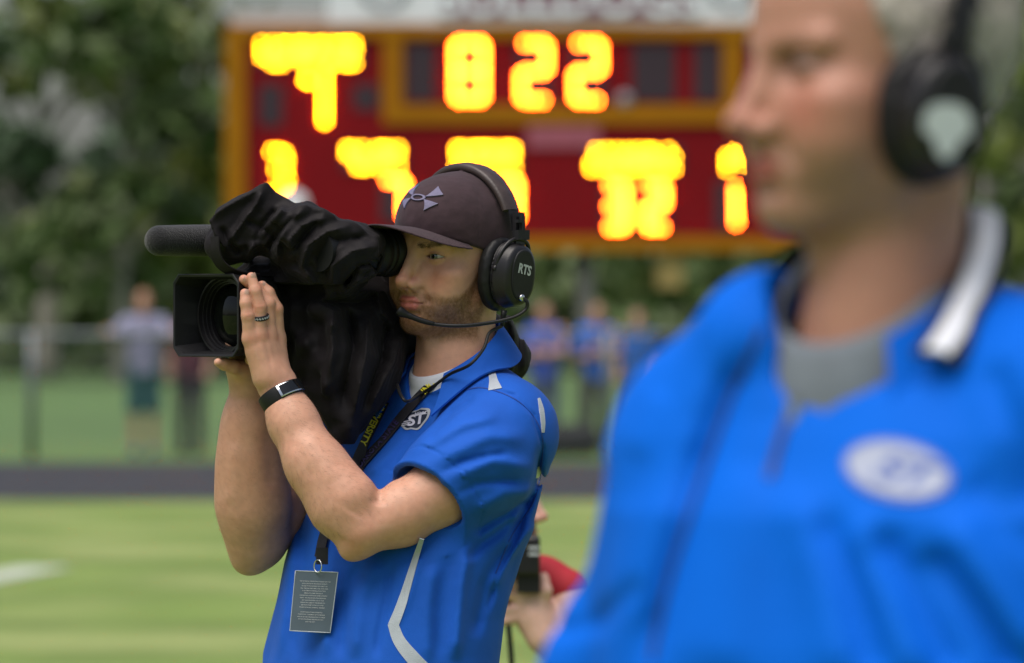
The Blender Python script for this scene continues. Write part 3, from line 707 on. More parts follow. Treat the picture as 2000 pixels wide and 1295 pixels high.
def left_hand(p):
    w = Lw; fl = 0.085
    def Q(u, v, c=fl): return onL(u, v, c)
    fing = [
        ([Q(489, 662), Q(484, 617, .088), Q(480, 592, .086), Q(478, 573, .083)], (.0105, .0090, .0080, .0068)),      # little
        ([Q(506, 656, .090), Q(507, 600, .094), Q(499, 568, .091), Q(491, 541, .085)], (.0110, .0098, .0085, .0068)),  # ring
        ([Q(524, 654, .089), Q(524, 594, .092), Q(500, 562, .080), Q(476, 546, .074)], (.0112, .0098, .0085, .0070)),   # middle
        ([Q(541, 662, .085), Q(539, 604, .092), Q(524, 572, .086), Q(512, 558, .080)], (.0115, .0100, .0088, .0072)),  # index
    ]
    d = None
    for pts, rs in fing:
        e = chain(p, pts, rs, 0.004); d = e if d is None else smin(d, e, 0.0016)
    palm = None
    for (pts, rs), wo, rr in zip(fing, (Q(522, 738, .094), Q(530, 737, .096), Q(540, 736, .096), Q(549, 735, .094)), (.0135, .0135, .0135, .0140)):
        e = rc(p, pts[0], wo, rs[0] + 0.001, rr); palm = e if palm is None else smin(palm, e, 0.010)
    palm = smin(palm, rc(p, Q(500, 690, .086), Q(516, 735, .092), 0.013, 0.016), 0.012)
    palm = smin(palm, rc(p, Q(535, 740, .095), w, 0.020, 0.0255), 0.02)
    d = smin(d, palm, 0.007)
    th = chain(p, [Q(536, 728, .085), Q(520, 708, .066), Q(503, 701, .05), Q(489, 702, .045)], (.015, .012, .0100, .0082), 0.006)
    d = smin(d, th, 0.008)
    tend = strokes(p, [([(491, 668), (520, 735)], 5, .0005), ([(507, 664), (529, 735)], 5, .0006), ([(524, 662), (538, 735)], 5, .0006), ([(499, 664), (513, 715)], 4, -.0004), ([(516, 662), (533, 715)], 4, -.0004),
                       ([(478, 612), (490, 610)], 2.2, -.0005), ([(480, 620), (492, 618)], 2.2, -.0005), ([(500, 596), (515, 594)], 2.4, -.0006), ([(500, 604), (516, 602)], 2.4, -.0006), ([(478, 588), (486, 587)], 2, -.0004), ([(494, 566), (505, 563)], 2, -.0004)])
    return d - tend
def right_hand(p):
    w = Rw
    d = chain(p, [w, P(484, 728, 8.195), P(474, 715, 8.185)], (0.0265, 0.026, 0.022), 0.02)
    d = smin(d, chain(p, [P(478, 722, 8.17), P(455, 716, 8.15), P(438, 711, 8.14), P(426, 708, 8.13)], (.0125, .0098, .0082, .0062), 0.006), 0.012)
    for k in range(4):
        b = P(470 + 9 * k, 708, 8.20 + 0.012 * k)
        d = smin(d, chain(p, [b, b + V(-0.012, 0.0, 0.03), b + V(-0.004, 0.004, 0.055), b + V(0.010, 0.006, 0.072)], (.0105, .0098, .0088, .007), 0.004), 0.004)
    return d
def arms_l(p):
    d = chain(p, LARM, LARM_R, 0.035)
    d = smin(d, chain(p, LUP, LUP_R, 0.02), 0.012)
    d = smin(d, ell(p, Le + V(-0.012, 0.004, -0.024), (0.016, 0.016, 0.014)), 0.022)     # point of the elbow
    d = smin(d, rc(p, lp(606, 893, .5) + V(0, -.006, 0), lp(690, 968, .85) + V(0.0, -.01, 0), 0.028, 0.030), 0.03)
    d = d - strokes(p, [([(752, 922), (742, 960), (738, 990)], 12, -0.004), ([(660, 1050), (690, 1000)], 25, 0.0015), ([(600, 850), (655, 940)], 16, 0.0012), ([(575, 860), (612, 940)], 10, -0.0010)])
    return d + 0.0006 * vnoise(p * 38)
def arms_r(p):
    d = chain(p, RARM, RARM_R, 0.05)
    d = smin(d, chain(p, RUP, RUP_R, 0.02), 0.015)
    d = smin(d, ell(p, Re + V(-0.010, 0.004, -0.028), (0.018, 0.018, 0.016)), 0.02)
    return d - strokes(p, [([(455, 860), (450, 990)], 14, 0.0015), ([(520, 830), (530, 960)], 14, -0.0018)]) + 0.0006 * vnoise(p * 34)
def f_left(p): return smin(arms_l(p), left_hand(p), 0.008)
def f_right(p): return smin(arms_r(p), right_hand(p), 0.010)
def f_head(p): return head_sdf(local(p, HC, RH), squint=1.0, flare=False, neck_l=1.7, neck_r=5.45) * 0.01

pieces = []
lo, hi = HC - 0.155, HC + 0.155; lo[2] = HC[2] - 0.235
v, f = sdf_mesh(f_head, lo, hi, 0.0019); hq = local(v, HC, RH)
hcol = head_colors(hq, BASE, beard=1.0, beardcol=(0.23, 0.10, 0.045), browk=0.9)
hair = sstep(0.4, -0.4, np.maximum(np.abs(hq[:, 0] - 0.2) - 2.0, np.abs(hq[:, 2] - 0.5) - 3.0)) * sstep(5.5, 6.5, np.abs(hq[:, 1]))
back = sstep(-1.0, -2.5, hq[:, 0]) * sstep(-8.5, -6.5, hq[:, 2])
hcol = hcol * (1 - np.clip(hair + back, 0, 1) * 0.75)[:, None] + np.array((0.13, 0.07, 0.035)) * (np.clip(hair + back, 0, 1) * 0.75)[:, None]
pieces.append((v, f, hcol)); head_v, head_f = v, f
def skin_col(v, scale=1.0, seed=0):
    n1 = vnoise(v * 45 + seed)[:, None]; n2 = vnoise(v * 160 + seed)[:, None]
    n3 = vnoise(v * 14 + seed)[:, None]; c = np.array(BASE) * scale * (1 + n1 * V(0.02, 0.05, 0.06) + n2 * V(0.03, 0.05, 0.06) + n3 * V(0.02, 0.06, 0.07)); return c
lo = np.min([p_ for p_ in LARM + LUP], 0) - 0.08; hi = np.max([p_ for p_ in LARM + LUP], 0) + 0.08
lo[0] -= 0.05; hi[2] = P(0, 520, 8.1)[2]; hi[0] = Ls[0] + 0.03
v, f = sdf_mesh(f_left, lo, hi, 0.0021); larm_v, larm_f = v, f
c = skin_col(v)
uu, vv = uv_of(v)
kn = np.zeros(len(v))
for (a, b) in ((489, 662), (506, 657), (524, 655), (541, 661), (484, 614), (508, 599), (541, 604)): kn += np.exp(-((uu - a) ** 2 + (vv - b) ** 2) / 70.0)
kn += 0.6 * np.exp(-((uu - 690) ** 2 + (vv - 1062) ** 2) / 900.0)
tips = sum(np.exp(-((uu - a) ** 2 + (vv - b) ** 2) / 110.0) for a, b in ((478, 568), (491, 536), (474, 542), (510, 556)))
c = c * (1 - np.clip(kn * 0.5 + tips * 0.45, 0, 0.9)[:, None] * V(0.02, 0.26, 0.26)); c = np.clip(c, 0, 1)
pieces.append((v, f, c))
lo = np.min([p_ for p_ in RARM + RUP], 0) - 0.08; hi = np.max([p_ for p_ in RARM + RUP], 0) + 0.08
lo[0] -= 0.04; lo[1] -= 0.05; hi[2] = P(0, 620, 8.1)[2]; hi[0] = Rs[0] + 0.03
v, f = sdf_mesh(f_right, lo, hi, 0.0026); rarm_v, rarm_f = v, f
pieces.append((v, f, skin_col(v, 0.97, 7)))
v, f, c = merge_np(pieces)
body = mk('body', v, f, SKIN, man, colors=c)
for s in (-1, 1): eyeball(HC, RH, s, 0.10, 0.0, (0.07, 0.075, 0.065), body, 0.8)
# facial hair, eyebrows, arm hair
hm = beard_mask(hq)
sv, sf = strands(head_v, head_f, hm, 9000, 0.0036, 0.00011, lambda r: np.tile(RH @ V(0.35, 0, -1), (len(r), 1)), 3, 0.45)
o = mk('beard', sv, sf, pbr('ginger_beard', (0.24, 0.11, 0.045), 0.5, var=0.3, vscale=200), body, smooth=False); o['kind'] = 'stuff'
mq = hq.copy(); mq[:, 1] = np.abs(mq[:, 1])
bm = sstep(0.25, -0.05, rc(mq, (9.3, 1.3, 1.35), (8.2, 4.3, 1.75), 0.42, 0.20)) * sstep(7, 8, hq[:, 0])
sv, sf = strands(head_v, head_f, bm, 900, 0.0060, 0.00012, lambda r: np.sign(((r - HC) @ RH[:, 1]))[:, None] * (RH @ V(-0.3, 1, 0.15)), 5, 0.25)
mk('eyebrows', sv, sf, HAIRM, body, smooth=False)['kind'] = 'stuff'
sb = hair * sstep(-3.5, -2.0, hq[:, 2])
sv, sf = strands(head_v, head_f, np.clip(sb + back * 0.8, 0, 1) + 1e-9, 3000, 0.007, 0.00012, lambda r: np.tile(RH @ V(-0.3, 0, -1), (len(r), 1)), 6, 0.3)
mk('hair', sv, sf, HAIRM, body, smooth=False)['kind'] = 'stuff'
fdir = unit(Lw - Le)
am = sstep(1.02, 0.9, ((larm_v - Lw) @ unit(Le - Lw)) / np.linalg.norm(Le - Lw)) * sstep(-0.005, 0.02, (larm_v - Lw) @ unit(Le - Lw))
sv, sf = strands(larm_v, larm_f, am, 3600, 0.010, 0.00007, lambda r: np.tile(fdir * -0.4 + V(0.7, 0, -0.3), (len(r), 1)), 8, 0.32)
am2 = sstep(0, 0.04, Rw[2] - rarm_v[:, 2]) * sstep(-0.02, 0.05, rarm_v[:, 2] - Re[2])
sv2, sf2 = strands(rarm_v, rarm_f, am2, 2400, 0.010, 0.00007, lambda r: np.tile(V(-0.5, 0, 0.4), (len(r), 1)), 9, 0.32)
mk('arm_hair', np.concatenate([sv, sv2]), np.concatenate([sf, sf2 + len(sv)]), ARMHAIR, body, smooth=False)['kind'] = 'stuff'

# finger nails
NAIL = pbr('finger_nail', (0.66, 0.40, 0.33), 0.45, var=0.03)
def nail(c, along, out, w, l):
    along = unit(along); out = unit(out - (out @ along) * along); side = np.cross(along, out)
    loops = []
    for i, a in enumerate(np.linspace(-1, 1, 7)):
        ww = w * (1 - 0.25 * max(0, a) ** 3) * (1 - 0.3 * max(0, -a) ** 3)
        loops.append(np.array([c + along * a * l + side * b * ww + out * (0.0012 - 0.0022 * b * b - 0.0006 * a * a) for b in np.linspace(-1, 1, 7)]))
    return loft(loops, False)

# ---- shirt
TY = radians(50); TF = V(-sin(TY), -cos(TY), 0); TL = V(cos(TY), -sin(TY), 0)
def trow(vpx, u, hw, hd):
    z = CZ - (vpx - HOR) / F * 8.27; cx = (u - 1000) / F * 8.27
    return (z, cx, 8.30 + (cx + 0.089) * (TF[1] / TF[0]), hw, hd)
TORSO = [trow(1440, 742, .192, .140), trow(1300, 744, .188, .138), trow(1200, 760, .184, .136), trow(1100, 785, .184, .136), trow(1000, 820, .184, .132),
         trow(920, 846, .184, .126), trow(860, 862, .176, .114), trow(800, 880, .150, .092), trow(750, 886, .10, .075), trow(720, 888, .06, .05)]
NB = HC + RH @ V(0.36, 1.15, -16.2) / 100                                       # base of the neck
SHL = P(974, 832, 8.19); SHR = P(745, 838, 8.43)
HEM = P(838, 978, 8.09); HEMD = unit(P(1000, 830, 8.19) - HEM)
def torso(p, off=0.0):
    d = sections(p, TORSO, TY)
    d = smin(d, rc(p, SHL, SHR, 0.064, 0.064), 0.05)
    d = smin(d, rc(p, SHL + V(-0.005, 0, 0.0), NB + V(0.02, 0.01, -0.050), 0.062, 0.060), 0.04)
    d = smin(d, rc(p, SHR, NB + V(-0.01, 0.02, -0.050), 0.062, 0.060), 0.04)
    return d - off
SLEEVE = [P(985, 850, 8.165), P(925, 905, 8.12), HEM]
RSLV = [P(735, 850, 8.42), P(640, 905, 8.375), P(575, 935, 8.35)]
FOLDS = [
    ([(1040, 850), (960, 850), (880, 880), (800, 930)], 16, .0045), ([(1050, 905), (960, 900), (880, 930), (830, 965)], 15, .0045), ([(1055, 950), (985, 960), (915, 1000)], 15, .005),
    ([(985, 810), (900, 830), (830, 870), (785, 910)], 12, .004), ([(1000, 880), (900, 900), (850, 925)], 7, -.003), ([(1020, 928), (930, 942), (880, 970)], 8, -.0035), ([(1030, 980), (960, 1010), (920, 1040)], 10, -.005),
    ([(930, 775), (880, 805), (850, 842), (832, 874)], 9, -.0030), ([(965, 762), (1010, 775), (1045, 810), (1062, 870), (1050, 950)], 3.5, -.0022),
    ([(1060, 860), (1055, 930), (1020, 1000), (985, 1060)], 9, -.006), ([(1040, 1020), (990, 1090), (960, 1160)], 12, .0045), ([(990, 1060), (950, 1150), (930, 1250)], 12, -.0045),
    ([(920, 1060), (905, 1150), (890, 1295)], 14, .0055), ([(890, 1070), (868, 1150), (850, 1300)], 18, -.0025), ([(850, 1100), (835, 1190), (838, 1300)], 16, .003),
    ([(1000, 1010), (940, 1060), (915, 1100)], 10, -.004), ([(830, 1060), (800, 1160), (770, 1230)], 8, .0015),
    ([(735, 1080), (700, 1160), (690, 1290)], 16, .0045), ([(700, 1090), (672, 1180), (660, 1290)], 12, -.004), ([(655, 1050), (640, 1120), (625, 1290)], 13, .004), ([(610, 1010), (590, 1120), (575, 1290)], 12, -.004), ([(585, 980), (562, 1120), (545, 1290)], 10, .0035),
    ([(760, 1090), (745, 1200), (735, 1290)], 9, -.003), ([(1020, 1010), (975, 1120), (955, 1200)], 6, -.003),
    ([(800, 850), (760, 900), (720, 930)], 10, .003), ([(770, 830), (735, 880), (700, 920)], 5, -.0025), ([(840, 790), (790, 850)], 14, .0025),
]
HEMN = HEMD
def sleeve_l(p, hollow):
    d = chain(p, SLEEVE, (0.070, 0.071, 0.068), 0.04); hd = (p - HEM) @ HEMN
    if hollow:
        d = np.maximum(d, -hd); d = np.maximum(d, -np.maximum(chain(p, SLEEVE, (0.045, 0.050, 0.0620), 0.04), hd - 0.03))
    return d
def sleeve_r(p, hollow):
    d = chain(p, RSLV, (0.070, 0.068, 0.064), 0.04)
    if hollow:
        rd = unit(RSLV[1] - RSLV[2]); h2 = (p - RSLV[2]) @ rd; d = np.maximum(d, -h2); d = np.maximum(d, -np.maximum(chain(p, RSLV, (0.045, 0.048, 0.058), 0.04), h2 - 0.03))
    return d
def shirt_outer(p, hollow=False):
    t = smin(torso(p, 0.004), sleeve_l(p, hollow), 0.026); t = smin(t, sleeve_r(p, hollow), 0.026)
    m = np.abs(t) < 0.03
    if m.any():
        q = p[m]; hd = (q - HEM) @ HEMN
        fd = strokes(q, FOLDS, False, 9.0) * 1.5 * sstep(0.4, 0.1, q[:, 1] - 8.12) * np.where(np.linalg.norm(q - HEM, axis=1) < 0.085, sstep(-0.01, 0.05, hd) * 0.8 + 0.2, 1.0)
        t[m] = t[m] - fd - 0.0022 * vnoise(q * V(22, 22, 14)) - 0.0008 * crumple(q * V(26, 26, 18), 3)
        near = sstep(0.11, 0.09, np.linalg.norm(q - HEM, axis=1)); t[m] += near * (0.0014 * np.exp(-((hd - 0.024) / 0.0018) ** 2))
    return t
def shirt(p):
    t = shirt_outer(p, True)
    # open neck: hole round the neck and a V in front
    q = p - NB; lf = q @ TL; fw = q @ TF
    hole = np.hypot(lf, fw + 0.004) - 0.066; hole = np.maximum(hole, -(p[:, 2] - NB[2] + 0.05 * fw / 0.07 + 0.02))
    vee = np.maximum(np.abs(lf + 0.005) - 0.80 * (p[:, 2] - (NB[2] - 0.062)), 0.02 - fw)
    t = smax(t, -hole, 0.006); t = smax(t, -np.maximum(vee, -(t + 0.03)), 0.003)
    return t
lo = V(-0.36, 8.00, CZ - (1445 - HOR) / F * 8.27); hi = V(0.11, 8.56, NB[2] + 0.06)
v, f = sdf_mesh(shirt, lo, hi, 0.0033)
polo = mk('polo_shirt', v, f, POLO, man)
def under(p):
    d = torso(p, -0.0035); q = p - NB; lf = q @ TL; fw = q @ TF
    d = np.maximum(d, -(np.hypot(lf, fw) - 0.060)); return np.maximum(d, q[:, 2] + 0.35 * fw - 0.004)
v, f = sdf_mesh(under, V(-0.22, 8.06, NB[2] - 0.16), V(0.06, 8.42, NB[2] + 0.05), 0.003, slack=0.02)
tee = mk('undershirt', v, f, WHITE_CLOTH, man); g = []
for ph in np.linspace(0, 2 * pi, 73):
    dirv = TF * cos(ph) + TL * sin(ph); z0 = 0.012 - 0.036 * cos(ph)
    g.append(np.array([NB + dirv * r_ + V(0, 0, z0 + dz) for r_, dz in ((.0590, .002), (.0605, .009), (.0630, .0095), (.0655, .004), (.0662, -.008), (.0660, -.0085), (.0675, -.016), (.0685, -.034), (.0690, -.06))]))
v, f = loft(g, False); mk('neckband', v, f, WHITE_CLOTH, tee)

# collar: a folded leaf round the neck
def collar(center, fw, lf, mat, parent, r0, r1, drop, zmid, tilt, gap, n=60, thick=0.0028, point=0.02, name='collar', wob=0.002, fn=None, cmin=-1.0, span=None):
    rows = 9; loops_o, g = [], []
    phis = np.linspace(gap, 2 * pi - gap, n)
    if span: phis = np.linspace(span[0], span[1], n)
    for i, ph in enumerate(phis):
        c_, s_ = cos(ph), sin(ph); dirv = fw * c_ + lf * s_
        zt = zmid - tilt * max(c_, cmin)
        pt = point * (math.exp(-((ph - gap) / 0.35) ** 2) + math.exp(-((2 * pi - gap - ph) / 0.35) ** 2))
        col = []
        for k in range(rows):
            a = k / (rows - 1)
            rr = r0 + (r1 - r0) * a ** 1.2 + pt * 0.6 * a + wob * math.sin(5 * ph) * a
            z = zt - (drop + pt) * a ** 1.35 + 0.006 * math.sin(pi * min(1, a * 3)) * (a < 0.34)
            col.append(center * V(1, 1, 0) + dirv * rr + V(0, 0, z))
        g.append(col)
    g = np.array(g)
    if fn is not None:
        for _ in range(7):
            q = g.reshape(-1, 3); d, gr = grad(fn, q, 4e-3); gr /= np.linalg.norm(gr, axis=1)[:, None] + 1e-9; g = (q + gr * np.clip(0.0065 - d, 0, 0.02)[:, None]).reshape(g.shape)
            for _k in range(2): g[1:-1] = g[1:-1] * 0.4 + (g[:-2] + g[2:]) * 0.3; g[:, 1:-1] = g[:, 1:-1] * 0.5 + (g[:, :-2] + g[:, 2:]) * 0.25
    nrm = np.cross(np.gradient(g, axis=0), np.gradient(g, axis=1)); nrm /= np.linalg.norm(nrm, axis=2)[:, :, None]
    top, bot = g + nrm * thick * 0.5, g - nrm * thick * 0.5
    loops = [np.concatenate([top[i], bot[i][::-1]]) for i in range(n)]
    v, f = loft(loops, True, True); o = mk(name, v, f, mat, parent, auto=50); return o, g, nrm
collar(NB, TF, TL, POLO, man, 0.067, 0.100, 0.046, NB[2] + 0.026, 0.046, 0.66, point=0.022, fn=shirt_outer, wob=0.0005)

# silver stripes laid on the shirt
def strip(name, poly, w, mat, parent, lift=0.0012, d0=7.95, fn=shirt_outer, **k):
    v, f = ribbon_on(fn, poly, w, d0, lift, **k); return mk(name, v, f, mat, parent, auto=40)
strip('stripe', [(824, 1052), (806, 1110), (786, 1175), (768, 1222)], [9, 13, 18, 20], REFLECT, polo)
strip('stripe', [(767, 1217), (780, 1252), (806, 1285), (832, 1312)], [20, 24, 28, 28], REFLECT, polo)
strip('stripe', [(961, 729), (964, 745), (967, 761)], [13, 17, 27], REFLECT, polo)
strip('stripe', [(1052, 778), (1057, 800), (1060, 825), (1060, 845)], [4, 9, 8, 5], REFLECT, polo)
legs(man, TORSO[0][1] + 0.02, TORSO[0][2] + 0.02, TY, 0.90, PANTS)

# chest crest: a shield patch with a silver rim and letters
def decal(name, v2, f2, mat, parent, fn, lift, d0=7.95, sub=0):
    p3 = raycast(fn, v2[:, 0], v2[:, 1], d0); _, g = grad(fn, p3, 1e-3); g /= np.linalg.norm(g, axis=1)[:, None]
    return mk(name, p3 + g * lift, f2, mat, parent, smooth=False)
def disc2(poly, c, rings=4):
    poly = np.array(poly, float); c = np.array(c, float); v = [c[None]]; n = len(poly); f = []
    for k in range(1, rings + 1): v.append(c + (poly - c) * k / rings)
    for j in range(n): f.append((0, 1 + j, 1 + (j + 1) % n))
    for k in range(rings - 1):
        for j in range(n):
            a = 1 + k * n; b = 1 + (k + 1) * n; f.append((a + j, b + j, b + (j + 1) % n, a + (j + 1) % n))
    return np.concatenate(v), f
def z2px(pts, ox, oy, sc): return [(ox + x / sc, oy + y / sc) for x, y in pts]
shield = smooth_path(z2px([(1065, 500), (1165, 515), (1160, 600), (1100, 690), (1020, 775), (930, 770), (860, 775), (800, 720), (765, 650), (800, 590), (900, 555), (1000, 530), (1065, 500)], 660, 720, 6.475), 4)[:-1]
NAVY = pbr('navy_patch', (0.008, 0.016, 0.045), 0.7, var=0.1); SILV = pbr('silver_thread', (0.40, 0.42, 0.47), 0.55, var=0.12, vscale=500)
PALE = pbr('pale_print', (0.60, 0.60, 0.72), 0.6, var=0.08, vscale=300)
crest = polo
sc_ = np.mean(shield, 0)
decal('crest_rim', *disc2(shield, sc_), SILV, crest, shirt_outer, 0.0010)
decal('crest_field', *disc2(sc_ + (shield - sc_) * 0.84, sc_), NAVY, crest, shirt_outer, 0.0014)
def text_px(s, cx, cy, size, ang, sx=1.0, bold=0.0, shear=0.0, spacing=1.0):
    v, f = text_mesh(s, 1.0, bold, shear, spacing=spacing); a = radians(ang)
    x, y = v[:, 0] * size * sx, -v[:, 1] * size
    return np.stack([cx + x * cos(a) - y * sin(a), cy + x * sin(a) + y * cos(a)], 1), f
v2, f2 = text_px('ST', 811, 822, 27, -14, 1.25, 0.03, 0.35, 0.9); decal('crest_lettering', v2, f2, PALE, crest, shirt_outer, 0.0020)
v2, f2 = text_px('NDCC', 823, 808.5, 7.5, -8, 1.1, 0.02, 0.3); decal('crest_lettering', v2, f2, PALE, crest, shirt_outer, 0.0020)
for k in range(3):
    decal('crest_bar', *disc2([(786 + k, 825 + 3.2 * k), (803 + k, 822 + 3.4 * k), (802 + k, 824 + 3.4 * k), (785 + k, 827 + 3.2 * k)], (794 + k, 824.5 + 3.3 * k), 2), PALE, crest, shirt_outer, 0.0020)
for sm_ in ([(908, 762), (945, 758), (1000, 777), (1040, 810), (1060, 860), (1056, 930)], [(1056, 930), (1040, 985), (1000, 1045), (968, 1120)]): strip('seam', sm_, 1.8, POLO_SEAM, polo, lift=0.0008)
# placket with buttons
strip('placket_edge', [(826, 782), (790, 815), (752, 856), (715, 903)], 3, POLO_SEAM, polo, lift=0.0015)
for (bu, bv) in ((734, 838),):
    c3 = raycast(shirt_outer, [bu], [bv], 7.95)[0]; _, g = grad(shirt_outer, c3[None], 1e-3); g = unit(g[0])
    v, f = lathe(c3 + g * 0.0015, g, [(0, 0.0005), (0.001, 0.0048), (0.0018, 0.0052), (0.0022, 0.0045), (0.0016, 0.0030), (0.0016, 0.0004)], 24)
    mk('button', v, f, pbr('blue_button', (0.01, 0.06, 0.30), 0.3), polo)

# ================================================================== cap
cap = empty('baseball_cap', HC + RH @ V(0, 0, 3) / 100)
tag(cap, 'charcoal baseball cap with lilac crossed-arc emblem under headset band', 'cap')
def cap_crown(p):
    q = local(p, HC, RH)
    d = ell(q, (-0.2, 0, 3.0), (10.2, 8.1, 9.1)); d = smin(d, ell(q, (3.2, 0, 4.8), (7.0, 6.6, 6.1)), 1.5)
    edge = 0.6 + 0.27 * q[:, 0] - 0.010 * np.maximum(0, -q[:, 0]) ** 2
    d = smax(d, edge - q[:, 2], 0.25)
    # panel seams
    an = np.arctan2(q[:, 1], q[:, 0] + 0.5); rad = np.hypot(q[:, 1], q[:, 0] + 0.5)
    for k in (0.0, pi / 3, -pi / 3, 2 * pi / 3, -2 * pi / 3, pi):
        da = (an - k + pi) % (2 * pi) - pi
        if k == 0.0: continue
        d = d + 0.045 * np.exp(-(da * rad / 0.12) ** 2)
    d = d - 0.05 * vnoise(q * 0.7) - 0.02 * vnoise(q * 2.2)
    return d * 0.01
def cap_brim(p):
    q = local(p, HC, RH)
    e = (np.abs((q[:, 0] - 6.0) / 11.0) ** 2.2 + np.abs(q[:, 1] / 7.7) ** 2.2) ** (1 / 2.2)
    out = (e - 1) * 7.7
    zs = 3.75 + 0.055 * (q[:, 0] - 9) - 0.037 * q[:, 1] ** 2 - 0.0035 * np.maximum(0, q[:, 0] - 12) ** 2
    d = np.maximum(np.abs(q[:, 2] - zs) - 0.13, out); d = np.maximum(d, 5.0 - q[:, 0])
    inside = ell(q, (-0.2, 0, 3.0), (9.6, 7.5, 9.5)); d = np.maximum(d, -inside)
    st = 0.0
    for k in (0.93, 0.86, 0.79, 0.72): st = st + 0.015 * np.exp(-((e - k) * 7.7 / 0.07) ** 2)
    return (d + st) * 0.01 * 0.8
v, f = sdf_mesh(cap_crown, HC + V(-0.13, -0.13, -0.06), HC + V(0.13, 0.13, 0.14), 0.0022); crown = mk('crown', v, f, CAPM, cap)
v, f = sdf_mesh(cap_brim, HC + V(-0.20, -0.20, -0.03), HC + V(0.09, 0.09, 0.09), 0.0016, slack=0.004); mk('brim', v, f, CAPM, cap)
bt = HC + RH @ V(-0.4, 0, 12.1) / 100
v, f = lathe(bt, V(0, 0, 1), [(-0.002, 0.008), (0.002, 0.0075), (0.004, 0.004), (0.0045, 0.0002)], 20); mk('top_button', v, f, CAPM, cap)
# emblem: two crossing arcs with flared ends and an oval eye where they cross, drawn in head coordinates and laid on the crown
def on_cap(l, z, lift=0.0):
    l = np.asarray(l, float); z = np.asarray(z, float)
    o = HC + (np.stack([np.full(len(l), 20.0), l, z], -1) / 100) @ RH.T; dr = -RH[:, 0]; t = np.zeros(len(l))
    for _ in range(60): t += np.clip(cap_crown(o + dr * t[:, None]), -0.03, 0.03) * 0.8
    p3 = o + dr * t[:, None]; _, g = grad(cap_crown, p3, 1e-3); g /= np.linalg.norm(g, axis=1)[:, None]
    return p3 + g * lift
LX, LZ = 3.3, 1.75
def blade(sx, sz):
    """one flared arm of the emblem, thin at the oval and wide at its end"""
    n = 12; g = []
    for i in range(n + 1):
        a = i / n
        e1 = np.array([.30, .10]) * (1 - a) ** 2 + 2 * a * (1 - a) * np.array([.62, .16]) + a * a * np.array([1.0, .36])
        e2 = np.array([.28, .02]) * (1 - a) ** 2 + 2 * a * (1 - a) * np.array([.54, .30]) + a * a * np.array([.55, .98])
        g.append([((e1 * (1 - b) + e2 * b) * V(sx * LX, sz * LZ)) for b in np.linspace(0, 1, 6)])
    return np.array(g)
def relief(g, name, lift=0.0022):
    n, m_ = g.shape[:2]; l_, z_ = g[:, :, 0].ravel() + 0.15, g[:, :, 1].ravel() + 8.1
    tp = on_cap(l_, z_, lift).reshape(n, m_, 3); bp_ = on_cap(l_, z_, -0.001).reshape(n, m_, 3)
    v, f = loft([np.concatenate([tp[i], bp_[i][::-1]]) for i in range(n)], True, True); mk(name, v, f, CAPLOGO, cap, auto=40)
for sx in (1, -1):
    for sz in (1, -1): relief(blade(sx, sz), 'emblem_arm')
an = np.linspace(0, 2 * pi, 37)
relief(np.array([[(LX * r_ * math.cos(a), LZ * r_ * 0.62 * math.sin(a)) for r_ in (.27, .40)] for a in an]), 'emblem_oval', 0.0024)

